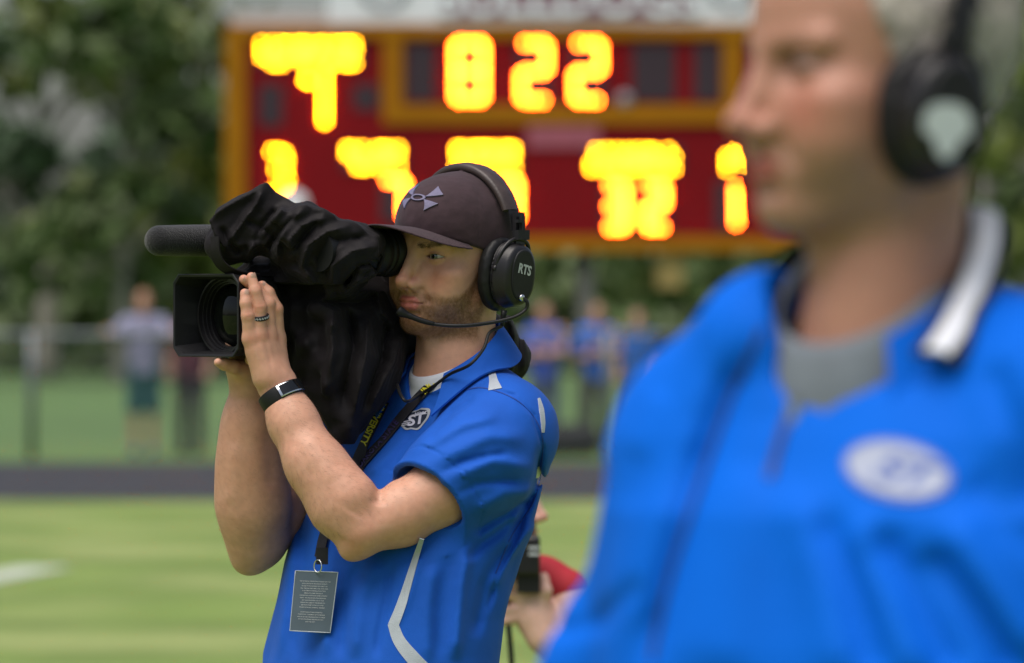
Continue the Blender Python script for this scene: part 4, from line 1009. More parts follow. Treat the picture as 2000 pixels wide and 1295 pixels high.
# ================================================================== headset
def make_headset(HC, RH, hs, CUSH, SHELL, PLATE, PADM, RES, dz=0.0, df=0.0):
    def Hq(f_, l_, z_): return HC + RH @ V(f_, l_, z_) / 100
    def band_loops(phis, ru, rz, zc, foff, w, th, tilt=0.0):
        loops = []
        for ph in phis:
            l_, z_ = ru * sin(ph), zc + rz * cos(ph); no = unit(V(0, sin(ph) / ru, cos(ph) / rz))
            ww = w(ph) if callable(w) else w; tt = th(ph) if callable(th) else th
            cs = [(a, b) for a, b in ((-1, -.6), (-.8, -1), (.8, -1), (1, -.6), (1, .6), (.8, 1), (0, 1.25), (-.8, 1), (-1, .6))]
            fo = foff + tilt * cos(ph)
            loops.append(np.array([Hq(fo + a * ww, l_ + no[1] * b * tt, z_ + no[2] * b * tt) for a, b in cs]))
        return loops
    pad = band_loops(np.linspace(-1.12, 1.12, 41), 9.35, 9.95, 2.7, -1.7, lambda a: 1.75 - 0.25 * (abs(a) / 1.12) ** 2, lambda a: 0.62 - 0.12 * abs(a), 0.3)
    v, f = loft(pad, True, True); mk('headband_pad', v, f, PADM, hs, auto=60)
    steel = band_loops(np.linspace(-1.42, 1.42, 41), 9.75, 10.5, 2.6, -1.9, 1.15, 0.10, 0.3)
    v, f = loft(steel, True, True); mk('headband', v, f, PLATE, hs, auto=40)
    def cupM(): return RH
    def cup(side):
        def Hc(a, b, z): return Hq(a + df, b, z + dz)
        def D(p, f0, z0, rf, rz, l0, l1, rnd, taper=0.0):
            q = local(p, HC, RH); l = q[:, 1] * side
            a = (l - l0) / (l1 - l0); k = 1 - taper * np.clip(a, 0, 1)
            e = (np.abs((q[:, 0] - df - f0) / (rf * k)) ** 2.3 + np.abs((q[:, 2] - dz - z0) / (rz * k)) ** 2.3) ** (1 / 2.3)
            r2 = (e - 1) * rf * k
            dl = np.maximum(l0 - l, l - l1)
            x = np.maximum(r2 + rnd, 0); y = np.maximum(dl + rnd, 0)
            return (np.minimum(np.maximum(r2 + rnd, dl + rnd), 0) + np.hypot(x, y) - rnd) * 0.01
        lo, hi = Hc(-0.8, 9.3 * side, -2.2) - 0.085, Hc(-0.8, 9.3 * side, -2.2) + 0.085
        def cushion(p):
            d = D(p, -0.5, -2.2, 4.0, 5.3, 6.9, 9.1, 0.95); q = local(p, HC, RH)
            hole = (np.hypot((q[:, 0] - df + .5) / 2.2, (q[:, 2] - dz + 2.2) / 3.2) - 1) * 2.2 * .01
            hole = np.maximum(hole, (q[:, 1] * side - 8.6) * .01)
            return smax(d - 0.0004 * vnoise(q * 1.5), -hole, 0.004)
        v, f = sdf_mesh(cushion, lo, hi, RES); mk('ear_cushion', v, f, CUSH, hs)
        def shell(p):
            d = D(p, -0.7, -2.1, 3.75, 5.0, 9.1, 12.3, 0.7, 0.16); q = local(p, HC, RH)
            d = smax(d, -(np.abs(q[:, 1] * side - 9.55) - 0.09) * 0.01 - 0.0 * d + np.where(d > -0.0025, 0, -1), 0.0005)
            return d
        v, f = sdf_mesh(shell, lo, hi, RES); sh = mk('ear_cup', v, f, SHELL, hs)
        def plate(p): return D(p, -0.75, -2.0, 2.35, 3.7, 12.1, 12.5, 0.16, 0.0)
        v, f = sdf_mesh(plate, lo, hi + 0.02, RES * 0.75, slack=0.003); mk('cup_plate', v, f, PLATE, sh)
        # yoke and slider
        y1, y2 = Hq(-1.7, 9.9 * side, 6.9), Hc(-1.4, 10.6 * side, 1.6)
        M = np.stack([RH[:, 0], unit(np.cross(unit(y1 - y2), RH[:, 0])), unit(y1 - y2)], 1)
        v, f = box((y1 + y2) / 2, (0.0095, 0.0035, np.linalg.norm(y1 - y2) / 2), M); mk('slider', v, f, SHELL, hs, smooth=False)
        v, f = join([box(Hc(-1.5, 10.9 * side, 5.2), (0.0035, 0.003, 0.012), M), box(Hc(-0.7, 10.9 * side, 5.7), (0.0045, 0.003, 0.0022), M), box(Hc(-1.5, 10.95 * side, 3.7), (0.012, 0.0045, 0.007), M)]); mk('slider_latch', v, f, PLATE, hs, smooth=False)
        path = smooth_path([Hc(2.6, 10.0 * side, -1.0), Hc(2.2, 10.4 * side, 1.0), Hc(0.6, 10.6 * side, 2.7), Hc(-1.4, 10.7 * side, 3.1), Hc(-3.2, 10.6 * side, 2.4), Hc(-4.2, 10.2 * side, 0.8), Hc(-4.5, 9.9 * side, -1.0)], 6)
        v, f = tube(path, 0.0032, 8); mk('yoke', v, f, SHELL, hs)
        for ff in (2.6, -4.5):
            v, f = lathe(Hc(ff, 9.9 * side, -1.2), RH[:, 1] * side, [(-.002, .0002), (-.002, .005), (.003, .005), (.004, .0035), (.004, .0002)], 16); mk('pivot_screw', v, f, SHELL, hs)
        return sh
    sh = cup(1); cup(-1)
    return Hq, sh

hs = empty('headset', HC)
tag(hs, 'black intercom headset worn over the cap, RTS on its ear cup', 'headset')
Hq, shL = make_headset(HC, RH, hs, RUBBER, PLASTIC, MATTE, LEATHER, 0.0018)
v2, f2 = text_mesh('RTS', 1.95, 0.07, 0.2)
p3 = np.array([HC + RH @ (V(-0.75 - x * 0.85, 12.56, -1.2 + y - 0.16 * x) / 100) for x, y in v2]); mk('lettering', p3, f2, PRINT_GREY, shL, smooth=False)
boom = smooth_path([Hq(-0.5, 12.6, -5.2), Hq(-1.2, 13.1, -5.8), Hq(-1.2, 12.9, -6.9), Hq(0.3, 12.2, -8.0), Hq(3.0, 10.6, -8.9), Hq(7.0, 8.4, -9.6), Hq(10.0, 5.6, -9.6), Hq(12.3, 2.9, -8.7)], 8)
v, f = tube(boom, 0.0028, 10); mk('boom_arm', v, f, PLASTIC, hs)
bb = smooth_path([Hq(10.0, 5.6, -9.6), Hq(11.2, 4.3, -9.25), Hq(12.3, 2.9, -8.7), Hq(13.0, 2.0, -8.3), Hq(13.4, 1.4, -7.9)], 6)
v, f = tube(bb, np.interp(np.linspace(0, 1, len(bb)), [0, .1, .45, .5, .55, .8, .95, 1], [.003, .0038, .0042, .0048, .0046, .0075, .0075, .003]), 14); mk('microphone', v, f, RUBBER, hs)
v, f = lathe(Hq(-0.5, 12.4, -5.2), RH[:, 1], [(0, .0002), (0, .005), (.004, .005), (.005, .003), (.005, .0002)], 16); mk('boom_pivot', v, f, SILVER, hs)
cb = [Hq(0.8, 10.6, -7.2), Hq(0.9, 10.4, -9.5)]
v, f = tube(np.linspace(cb[0], cb[1], 4), [0.0045, 0.0045, 0.0035, 0.003], 10); mk('strain_relief', v, f, RUBBER, hs)
e1 = raycast(shirt_outer, [880, 850, 820], [738, 757, 776], 7.9)
cab = smooth_path([cb[1], P(956, 650, 8.16), P(945, 680, 8.14), P(918, 712, 8.12), e1[0] + V(0, -0.028, 0.006), e1[1] + V(0, -0.016, 0.004), e1[2] + V(0, -0.010, 0.004), P(795, 784, 8.12), P(782, 770, 8.13), P(776, 752, 8.17)], 8)
v, f = tube(cab, 0.0024, 8); mk('cable', v, f, RUBBER, hs)

# ================================================================== wristband and ring
wd = unit(Le - Lw); wc = lp(552, 774, 0.085)
def wrist_r(dirs, off):
    """distance from the wrist's axis to the skin in each direction"""
    t = np.full(len(dirs), 0.05)
    for _ in range(50): t -= np.clip(f_left(wc + wd * off + dirs * t[:, None]), -0.02, 0.02) * 0.8
    return t
aw = unit(np.cross(wd, V(0, 0, 1))); bw = np.cross(wd, aw); ang = np.arange(64) * 2 * pi / 64
dirs = np.cos(ang)[:, None] * aw + np.sin(ang)[:, None] * bw
band = empty('fitness_band', wc); tag(band, 'black fitness band with dark curved screen on the wrist', 'wristband')
def bloop(off, lift): return wc + wd * off + dirs * (wrist_r(dirs, 0 if abs(off) < 1 else off) + lift)[:, None]
hwid = 0.0105
v, f = loft([bloop(-hwid, .0006), bloop(-hwid, .0030), bloop(-hwid * .8, .0037), bloop(hwid * .8, .0037), bloop(hwid, .0030), bloop(hwid, .0006), bloop(-hwid, .0006)], True)
mk('band', v, f, RUBBER, band, auto=50)
sd = unit(P(580, 735, 8.06) - wc); k0 = int(np.argmax(dirs @ sd))
idx = [(k0 + j) % 64 for j in range(-9, 7)]
def sub(off, lift): return bloop(off, lift)[idx]
v, f = loft([sub(-.0092, .0036), sub(-.0092, .0058), sub(-.008, .0066), sub(.008, .0066), sub(.0092, .0058), sub(.0092, .0036)], False); mk('case', v, f, SILVER, band, auto=40)
idx = idx[1:-1]; v, f = loft([sub(-.0076, .0069), sub(0, .0072), sub(.0076, .0069)], False); mk('screen', v, f, SCREEN, band)
r0, r1 = onL(509, 626, .092), onL(507.5, 612, .0935); rd_ = unit(r1 - r0); ra = unit(np.cross(rd_, V(0, 1, 0))); rb = np.cross(rd_, ra)
prof = []
rn = np.arange(40) * 2 * pi / 40; rdirs = np.cos(rn)[:, None] * ra + np.sin(rn)[:, None] * rb
rl = lambda off, rad: (r0 + r1) / 2 + rd_ * off + rdirs * rad
v, f = loft([rl(-.0035, .0108), rl(-.0035, .0120), rl(-.0022, .0127), rl(.0022, .0127), rl(.0035, .0120), rl(.0035, .0108), rl(-.0035, .0108)], True)
ring = tag(empty('finger_ring', (r0 + r1) / 2), 'black ring with woven pale band on the ring finger', 'ring')
mk('ring_band', v, f, RUBBER, ring)
for k in range(40):
    if k % 2: continue
    c_ = (r0 + r1) / 2 + rdirs[k] * 0.0127
    v, f = box(c_, (0.0011, 0.0003, 0.0016), np.stack([unit(np.cross(rd_, rdirs[k])) * 0.7 + rd_ * 0.7, rdirs[k], rd_ * 0.7 - unit(np.cross(rd_, rdirs[k])) * 0.7], 1)); mk('inlay', v, f, SILV, ring, smooth=False)
# nails on the four visible finger tips
for pu, c0, c1 in (((478, 573), (480, 592), .083), ((491, 541), (499, 568), .085), ((476, 546), (500, 562), .074), ((512, 558), (524, 572), .080)):
    t0, t1 = onL(*pu, c1), onL(*c0, c1); al = unit(t0 - t1); og = CL
    c_ = t0 + al * 0.0005 + unit(og - (og @ al) * al) * 0.0066
    v, f = nail(c_, al, og, 0.0048, 0.0056); mk('finger_nail', v, f, NAIL, body)

# ================================================================== lanyard with pass
lan = empty('lanyard_pass', raycast(shirt_outer, [615], [1170], 7.95)[0]); tag(lan, 'black lettered lanyard with grey press pass on blue polo', 'lanyard')
RIB = pbr('black_ribbon', (0.012, 0.011, 0.018), 0.75, var=0.15, vscale=100, weave=0.4, wscale=900); YEL = pbr('yellow_print', (0.80, 0.72, 0.03), 0.7, var=0.1, vscale=300); PUR = pbr('violet_print', (0.045, 0.030, 0.14), 0.7, var=0.15, vscale=300)
s1 = [(872, 726), (850, 748), (822, 775), (790, 812), (755, 855), (722, 892), (700, 920), (660, 990), (636, 1045), (626, 1090)]
s2 = [(757, 786), (740, 822), (722, 858), (706, 893), (690, 928), (655, 990), (640, 1040), (630, 1090)]
v, f = ribbon_on(shirt_outer, s1, 17, 7.95, 0.0035, n=6); mk('ribbon', v, f, RIB, lan, auto=40)
v, f = ribbon_on(shirt_outer, s2, 17, 7.95, 0.0062, n=6); mk('ribbon', v, f, RIB, lan, auto=40)
def text_along(s, poly, size, start, fn, lift, mat, parent, name, sx=1.0, flip=False):
    v2, f2 = text_mesh(s, size, size * 0.03, 0, align='LEFT'); pts = smooth_path(np.array(poly, float), 10)
    if flip: pts = pts[::-1]
    sl = np.concatenate([[0], np.cumsum(np.linalg.norm(np.diff(pts, axis=0), axis=1))])
    x = start + (v2[:, 0] - v2[:, 0].min()) * sx; cx = np.interp(x, sl, pts[:, 0]); cy = np.interp(x, sl, pts[:, 1])
    t = np.gradient(pts, axis=0); t /= np.linalg.norm(t, axis=1)[:, None]; tx = np.interp(x, sl, t[:, 0]); ty = np.interp(x, sl, t[:, 1])
    nx, ny = ty, -tx
    return decal(name, np.stack([cx + nx * v2[:, 1], cy + ny * v2[:, 1]], 1), f2, mat, parent, fn, lift)
text_along('UNI', s1[1:], 18, 2, shirt_outer, 0.0048, YEL, lan, 'lettering', 0.9)
text_along('DAKOTA STATE', s1[2:7], 16, 8, shirt_outer, 0.0045, PUR, lan, 'lettering', 1.0, flip=True)
text_along('UNIVERSITY', s2[:5], 17.5, 4, shirt_outer, 0.0076, YEL, lan, 'lettering', 1.0)
tw = raycast(shirt_outer, [626, 617], [1090, 1106], 7.95) + V(0, -0.008, 0)
bc = raycast(shirt_outer, [612], [1175], 7.95)[0] + V(0, -0.012, 0); dB = bc[1] - 0.004
dB -= 0.030; quad = [P(577, 1115, dB + 0.012), P(660, 1118, dB - 0.012), P(645, 1236, dB - 0.014), P(566, 1232, dB + 0.010)]
ux = unit(quad[1] - quad[0]); uz = unit(quad[0] - quad[3]); nb = unit(np.cross(ux, uz))
gx = np.linspace(0, 1, 9)
front = np.array([[quad[0] * (1 - a) * (1 - b) + quad[1] * a * (1 - b) + quad[2] * a * b + quad[3] * (1 - a) * b + nb * 0.0025 * sin(pi * a) for a in gx] for b in np.linspace(0, 1, 9)])
loops = [np.concatenate([front[i], front[i][::-1] - nb * 0.0012]) for i in range(9)]
PASSM = pbr('slate_grey_card', (0.085, 0.115, 0.15), 0.2, var=0.15, vscale=20); PASSW = pbr('clear_sleeve_edge', (0.42, 0.46, 0.52), 0.25)
v, f = loft(loops, True, True); mk('card', v, f, PASSM, lan, auto=40)
edge = np.concatenate([front[0], front[1:, -1], front[-1, ::-1][1:], front[::-1, 0][1:]])
v, f = tube(edge, 0.0007, 6); mk('sleeve_edge', v, f, PASSW, lan)
lines = ['THIS WORKING CREDENTIAL IS ISSUED FOR THE', 'SOLE PURPOSE OF PROVIDING FACILITY', 'ACCESS TO AN ACCREDITED AGENT OF', 'FULL TIME SALARIED EMPLOYEE WITH AND', 'A LEGITIMATE WORKING FUNCTION', '(MEDIA OR GAME SERVICE) IN', 'CONNECTION WITH OUR HOME ATHLETIC', 'EVENT. THIS PASS IS NON-TRANSFERABLE.', 'ANY UNAUTHORIZED USE OF THIS', 'CREDENTIAL SUBJECTS THE BEARER TO', 'EJECTION FROM THE FACILITY AND', 'PROSECUTION FOR CRIMINAL TRESPASS.', '', 'ACCEPTANCE OF THIS CREDENTIAL', 'CONSTITUTES AGREEMENT OF THE BEARER', 'AND HIS OR HER ORGANIZATION TO ABIDE', 'BY THE CONDITIONS SPECIFIED BY OUR', 'AND THE HOST.']
tv, tf, tn = [], [], 0
for i, s in enumerate(lines):
    if not s: continue
    v2, f2 = text_mesh(s, 0.034, 0.0004); b = 0.165 + i * 0.0395
    a_ = 0.5 + v2[:, 0] * 0.98; bb_ = b - v2[:, 1] * 0.75
    p3 = (quad[0] * ((1 - a_) * (1 - bb_))[:, None] + quad[1] * (a_ * (1 - bb_))[:, None] + quad[2] * (a_ * bb_)[:, None] + quad[3] * ((1 - a_) * bb_)[:, None]) + nb * (0.0025 * np.sin(pi * a_) + 0.0007)[:, None]
    tv.append(p3); tf += [tuple(k + tn for k in q) for q in f2]; tn += len(p3)
mk('fine_print', np.concatenate(tv), tf, PRINT_GREY, lan, smooth=False)
an = np.arange(25) * 2 * pi / 24; rcn = P(621, 1106, dB - 0.008)
v, f = tube([rcn + 0.009 * (math.cos(a) * ux * 0.8 + math.sin(a) * V(0, 0, 1) + 0.35 * math.cos(a) * nb) for a in an], 0.0011, 8, False); mk('split_ring', v, f, SILVER, lan)
v, f = box(P(629, 1086, dB - 0.004), (0.0085, 0.003, 0.012)); mk('clip', v, f, RIB, lan, smooth=False)
# ================================================================== shoulder camera under a rain cover
vc = empty('video_camera', C(0.35, 0, -0.10)); tag(vc, 'shoulder video camera in a black rain cover with square lens hood', 'video camera')
def rect_loop(t, hw, hh, ch, n=8):
    """rectangle with cut corners"""
    pts = [(hw, -hh + ch), (hw, hh - ch), (hw - ch, hh), (-hw + ch, hh), (-hw, hh - ch), (-hw, -hh + ch), (-hw + ch, -hh), (hw - ch, -hh)]
    out = []
    for i in range(8):
        a, b = np.array(pts[i]), np.array(pts[(i + 1) % 8])
        for k in range(n): out.append(a + (b - a) * k / n)
    return np.array([C(t, x, z) for x, z in out]), out
def circ_loop(t, r, like):
    return np.array([C(t, r * x / math.hypot(x, z), r * z / math.hypot(x, z)) for x, z in like])
lo_, like = rect_loop(0.0, .073, .058, .012)
R_ = lambda t, a, b, c: rect_loop(t, a, b, c)[0]
hood = [circ_loop(.105, .055, like), R_(.085, .060, .051, .014), R_(.080, .0635, .0530, .013), R_(.004, .0735, .0585, .012), R_(0.0, .0745, .0595, .012), R_(-.001, .0735, .0585, .012), R_(0, .0705, .0555, .011), R_(.004, .0695, .0548, .011), R_(.048, .0605, .0500, .011), circ_loop(.052, .0575, like)]
v, f = loft(hood, True); mk('lens_hood', v, f, MATTE, vc, auto=35)
prof = [(.030, .0565), (.030, .0535), (.036, .0530), (.036, .0505), (.041, .0500), (.041, .0480), (.046, .0475), (.046, .0455), (.050, .0450), (.054, .0450)]
v, f = lathe(C(0, 0, 0), -CA, prof, 64); mk('front_ring', v, f, PLASTIC, vc, auto=30)
dome = [(.056 - .019 * cos(a * pi / 2 / 10) + 0.0, .0455 * sin(a * pi / 2 / 10) + 1e-5) for a in range(0, 11)]
v, f = lathe(C(0, 0, 0), -CA, dome, 56); mk('front_lens', v, f, GLASS, vc)
barrel = [(.05, .0575), (.11, .0575), (.112, .0555), (.118, .0555)]
for k in range(9): t = .118 + k * .0055; barrel += [(t, .0555), (t + .0008, .0575), (t + .0045, .0575), (t + .0052, .0555)]
barrel += [(.17, .052), (.205, .050), (.206, .044), (.25, .044)]
v, f = lathe(C(0, 0, 0), -CA, barrel, 56); mk('lens_barrel', v, f, PLASTIC, vc, auto=30)
MC = np.stack([-CA, CL, CU], 1)
v, f = sdf_mesh(lambda p: rbox(p, C(.345, 0, -.01), (.15, .050, .070), .012, MC), C(.345, 0, 0) - .2, C(.345, 0, 0) + .2, .006); mk('camera_body', v, f, MATTE, vc)
v, f = sdf_mesh(lambda p: rbox(p, C(.36, -.02, -.098), (.08, .035, .018), .012, MC), C(.36, 0, -.1) - .12, C(.36, 0, -.1) + .12, .005); mk('shoulder_pad', v, f, RUBBER, vc)
# microphone
mz = CZ - (469 - HOR) / F * 8.13 - H0[2]; mt0 = -0.066
mp = [(mt0 + .021 * (1 - cos(a * pi / 16)), .0005 + .0215 * sin(a * pi / 16)) for a in range(0, 9)] + [(mt0 + .06, .0228), (mt0 + .12, .0232), (mt0 + .2, .0232), (mt0 + .2, .002)]
v, f = lathe(C(0, -.05, mz), V(*(-CA)) + V(0, 0, 0.012), mp, 40); mk('microphone_windscreen', v, f, FOAM, vc, auto=50)
# viewfinder
RE = Hq(8.7, -4.1, -0.1); vf = -RH[:, 0] * 1.0
def VFp(s, dz=0.0): return RE + RH[:, 0] * s + V(0, 0, dz)
ep = [(.012, .033), (.013, .0355), (.018, .0360), (.024, .0345), (.026, .0325), (.030, .0345), (.034, .0350), (.037, .0330), (.041, .0335), (.046, .0345), (.050, .0335), (.054, .0315), (.075, .0310), (.080, .0295), (.16, .0285), (.16, .002)]
v, f = lathe(RE, RH[:, 0], [(.030, .002), (.028, .024), (.014, .029)] + ep, 56); mk('viewfinder_eyecup', v, f, RUBBER, vc, auto=35)
v, f = lathe(RE, RH[:, 0], [(.026, .0002), (.0262, .012), (.028, .022)], 32); mk('eyepiece_lens', v, f, GLASS, vc)
v, f = sdf_mesh(lambda p: rbox(p, VFp(.115), (.035, .012, .012), .004, RH), VFp(.13) - .08, VFp(.13) + .08, .004); mk('viewfinder_tube', v, f, MATTE, vc)

# the cover: a bag over the body, a sleeve over viewfinder and microphone, and a skirt that hangs against the chest
SLV = [P(446, 476, 8.150), P(470, 447, 8.155), P(525, 440, 8.15), P(590, 462, 8.13), P(640, 492, 8.135), VFp(.115, .002), VFp(.068)]
SLR = [.034, .034, .036, .039, .045, .041, .0335]
PEAK = P(519, 366, 8.15)
CF = [  # creases: ridge and groove lines
    ([(519, 362), (500, 400), (470, 440), (440, 480)], 7, .007), ([(408, 428), (450, 400), (519, 362)], 9, .004), ([(560, 400), (530, 430), (500, 465), (478, 520)], 8, .008), ([(545, 405), (515, 440), (492, 480)], 6, -.008),
    ([(600, 402), (560, 440), (540, 480), (545, 520)], 9, .009), ([(580, 420), (548, 450), (522, 490)], 6, -.009), ([(640, 425), (590, 440), (565, 470), (575, 510)], 8, .007), ([(625, 425), (600, 455), (560, 500)], 6, -.006),
    ([(690, 440), (640, 452), (600, 480), (590, 520), (620, 560)], 9, .008), ([(720, 462), (660, 472), (620, 500), (640, 545)], 7, -.006), ([(745, 480), (690, 490), (650, 520), (650, 570)], 8, .007), ([(740, 510), (700, 520), (670, 560)], 6, -.006),
    ([(560, 520), (600, 545), (650, 580)], 8, .006), ([(430, 440), (445, 470), (470, 500)], 7, -.006), ([(470, 425), (520, 450), (580, 500)], 6, -.004), ([(745, 530), (700, 550), (660, 578)], 8, .006),
    ([(757, 470), (735, 500), (757, 540)], 4, .002),
    ([(560, 575), (620, 590), (700, 590), (760, 570)], 9, -.007), ([(640, 600), (650, 680), (630, 780)], 12, .010), ([(680, 590), (690, 680), (665, 800)], 9, -.010), ([(720, 600), (715, 690), (690, 820)], 12, .010), ([(760, 610), (745, 700), (700, 820)], 9, -.008),
    ([(560, 600), (590, 680), (620, 760)], 11, .008), ([(545, 620), (560, 690), (590, 760)], 8, -.007), ([(790, 640), (770, 710), (720, 800)], 11, .008), ([(600, 560), (640, 620), (660, 650)], 8, .006), ([(735, 560), (745, 610), (770, 640)], 7, .006),
    ([(990, 600), (1005, 660), (1000, 730)], 9, .006), ([(1008, 590), (1015, 650), (1012, 730)], 6, -.005),
]
def flap(p, poly, dep, th):
    """flat stiff fold of cloth with straight edges"""
    u, v = uv_of(p); a = np.array(poly, float); d2 = None; c = a.mean(0)
    for i in range(len(a)):
        e = a[(i + 1) % len(a)] - a[i]; n = np.array([e[1], -e[0]]) / np.hypot(*e)
        if n @ (c - a[i]) > 0: n = -n
        w = (u - a[i, 0]) * n[0] + (v - a[i, 1]) * n[1]; d2 = w if d2 is None else np.maximum(d2, w)
    return np.maximum(d2 / 1363.0, np.abs(p[:, 1] - dep - 0.00018 * (u - c[0])) - th)
def cover(p):
    d = chain(p, SLV, SLR, 0.02)
    d = smin(d, flap(p, [(409, 431), (520, 361), (563, 400), (520, 470), (440, 485)], 8.125, .010), 0.012)
    d = smin(d, flap(p, [(540, 420), (598, 402), (646, 424), (640, 480), (560, 475)], 8.10, .012), 0.014)
    d = smin(d, flap(p, [(640, 424), (692, 436), (735, 462), (725, 520), (640, 500)], 8.12, .018), 0.014)
    d = smin(d, rc(p, P(510, 425, 8.15), PEAK + V(0, 0, -.006), .034, .004), 0.02)
    b = rbox(p, C(.370, 0, .002), (.205, .076, .108), .035, MC); qb = (p - H0) @ RC; b = smax(b, qb[:, 2] - (.115 - (qb[:, 0] - .30) * .55), 0.03)
    b = smin(b, rc(p, C(.12, 0.0, .02), C(.2, 0, .02), .066, .080), 0.05)
    sk = chain(p, [P(600, 640, 8.20), P(660, 720, 8.195), P(668, 838, 8.165)], (.075, .055, .014), 0.04)
    sk = smin(sk, chain(p, [P(695, 640, 8.26), P(700, 725, 8.24), P(676, 836, 8.175)], (.07, .046, .012), 0.04), 0.05)
    sk = smin(sk, chain(p, [P(752, 630, 8.30), P(728, 708, 8.25), P(688, 806, 8.19)], (.06, .030, .010), 0.04), 0.04)
    b = smin(b, sk, 0.05); b = smin(b, rc(p, C(.15, .05, .055), C(.30, .075, .065), .050, .055), 0.04)
    d = smin(d, b, 0.045)
    m = np.abs(d) < 0.03
    if m.any():
        r_ = p[m]; w = r_ + 0.008 * np.stack([vnoise(r_ * 12 + 3), vnoise(r_ * 16 + 11), vnoise(r_ * 16 + 23)], 1)
        d[m] = d[m] - 1.5 * strokes(r_, CF, True) - 0.0036 * crumple(w * 24, 1) - 0.0024 * crumple(w * 50, 2) - 0.0012 * crumple(w * 100, 4)
    # openings for lens, microphone and eyecup
    q = (p - H0) @ RC
    d = smax(d, .118 + .012 * vnoise(p * 40)[:] - np.where(q[:, 2] < 0.045, q[:, 0], 1.0), 0.004)
    md = np.linalg.norm(np.stack([q[:, 1] + .05, q[:, 2] - mz], 1), axis=1) - .0245
    d = smax(d, -np.maximum(md, q[:, 0] - 0.06), 0.003)
    e = (p - RE) @ RH; er = np.hypot(e[:, 1], e[:, 2]) - .0335
    d = smax(d, -np.maximum(er, e[:, 0] - 0.10), 0.002)
    d = smax(d, -np.maximum(np.hypot(e[:, 1], e[:, 2]) - .058, np.maximum(e[:, 0] - 0.060 - 0.003 * np.sin(np.arctan2(e[:, 2], e[:, 1]) * 9), -0.02 - e[:, 0])), 0.002)
    hd_ = head_sdf(local(p, HC, RH)) * 0.01; d = smax(d, -(hd_ - 0.004), 0.01)
    sh_ = torso(p, 0.010); d = smax(d, -(sh_ - 0.002), 0.008)
    return d * 0.75
v, f = sdf_mesh(cover, V(-0.46, 8.05, CZ - (865 - HOR) / F * 8.2), V(0.06, 8.72, CZ - (352 - HOR) / F * 8.2), 0.0030, slack=0.012)
mk('rain_cover', v, f, COVER, vc)
# elastic hem at the viewfinder and the loose strap beside the microphone
an = np.arange(49) * 2 * pi / 48
v, f = tube([VFp(.062 + .002 * sin(a * 11)) + (.0335 + .0012 * sin(a * 13)) * (math.cos(a) * RH[:, 1] + math.sin(a) * RH[:, 2]) for a in an], .0028, 8, False); mk('elastic_hem', v, f, COVER, vc)
sp = smooth_path([P(420, 462, 8.10), P(421, 490, 8.10), P(427, 510, 8.105), P(440, 524, 8.11), P(462, 534, 8.12), P(500, 540, 8.14)], 8)
tn_, _, _ = frame_path(sp); wdt = V(0.55, -0.75, 0.35); loops = []
for i in range(len(sp)):
    w_ = unit(wdt - (wdt @ tn_[i]) * tn_[i]) * .0105; n_ = unit(np.cross(w_, tn_[i])) * .0009
    loops.append(np.array([sp[i] - w_ - n_, sp[i] + w_ - n_, sp[i] + w_ + n_, sp[i] - w_ + n_]))
v, f = loft(loops, True, True); mk('cover_strap', v, f, COVER, vc, auto=40)
# ================================================================== the man in the blue quarter-zip, close to the camera and out of focus
KD = 4.42
HK = P(1732, 132, 4.40); RK = headframe(radians(65)) * 1.13
BASEK = (0.42, 0.205, 0.14)
coach = empty('person', (0.30, 4.46, 0.0)); tag(coach, 'grey-haired man in royal blue quarter-zip pullover looking aside', 'person')
KY = radians(35); KF = V(-sin(KY), -cos(KY), 0); KL = V(cos(KY), -sin(KY), 0)
KNB = P(1690, 655, 4.402)
KSR, KSL = V(0.168, 4.505, 1.468), V(0.438, 4.31, 1.495)
pieces = []
def k_head(p): return head_sdf(local(p, HK, RK), jowl=0.35, neck_r=4.95, neck_f=1.0, squint=0.6, flare=False) * 0.01
lo, hi = HK - 0.18, HK + 0.18; lo[2] = HK[2] - 0.255
v, f = sdf_mesh(k_head, lo, hi, 0.0034); kq = local(v, HK, RK)
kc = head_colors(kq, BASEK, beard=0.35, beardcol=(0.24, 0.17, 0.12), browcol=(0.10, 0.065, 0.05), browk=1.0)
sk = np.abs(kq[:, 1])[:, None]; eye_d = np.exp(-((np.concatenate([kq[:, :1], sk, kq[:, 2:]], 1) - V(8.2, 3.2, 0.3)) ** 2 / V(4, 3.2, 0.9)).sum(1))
kc = kc * (1 - 0.45 * eye_d)[:, None]  # skin darkened round the eyes: painted shade under the brow
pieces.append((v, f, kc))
KRA = [KSR, V(0.094, 4.575, 1.27), V(0.086, 4.58, 1.18), V(0.13, 4.47, 0.98)]
KLA = [KSL, V(0.505, 4.36, 1.25), V(0.51, 4.37, 1.17), V(0.44, 4.26, 0.98)]
for A in (KRA, KLA):
    w = A[3]; dn = unit(A[3] - A[2]); sd_ = unit(np.cross(dn, KF)); 
    def hand_k(p, A=A, w=w, dn=dn, sd_=sd_):
        d = chain(p, [A[1], A[2], w], (.045, .042, .028), .02); d = smin(d, chain(p, [w, w + dn * .09], (.030, .032), .01), .02)
        for k in range(4):
            b = w + dn * .09 + sd_ * (.018 * (k - 1.5)); d = smin(d, chain(p, [b, b + dn * .035 + KF * .005, b + dn * (.062 + .006 * (k % 2)) - KF * .006], (.0105, .0095, .0075), .004), .004)
        return smin(d, chain(p, [w + dn * .03 + sd_ * .025, w + dn * .065 + sd_ * .045, w + dn * .095 + sd_ * .045], (.014, .012, .009), .006), .01)
    lo, hi = np.min(A[1:], 0) - .12, np.max(A[1:], 0) + .08; lo[2] -= .1
    v, f = sdf_mesh(hand_k, lo, hi, 0.006); pieces.append((v, f, np.tile(np.array(BASEK), (len(v), 1))))
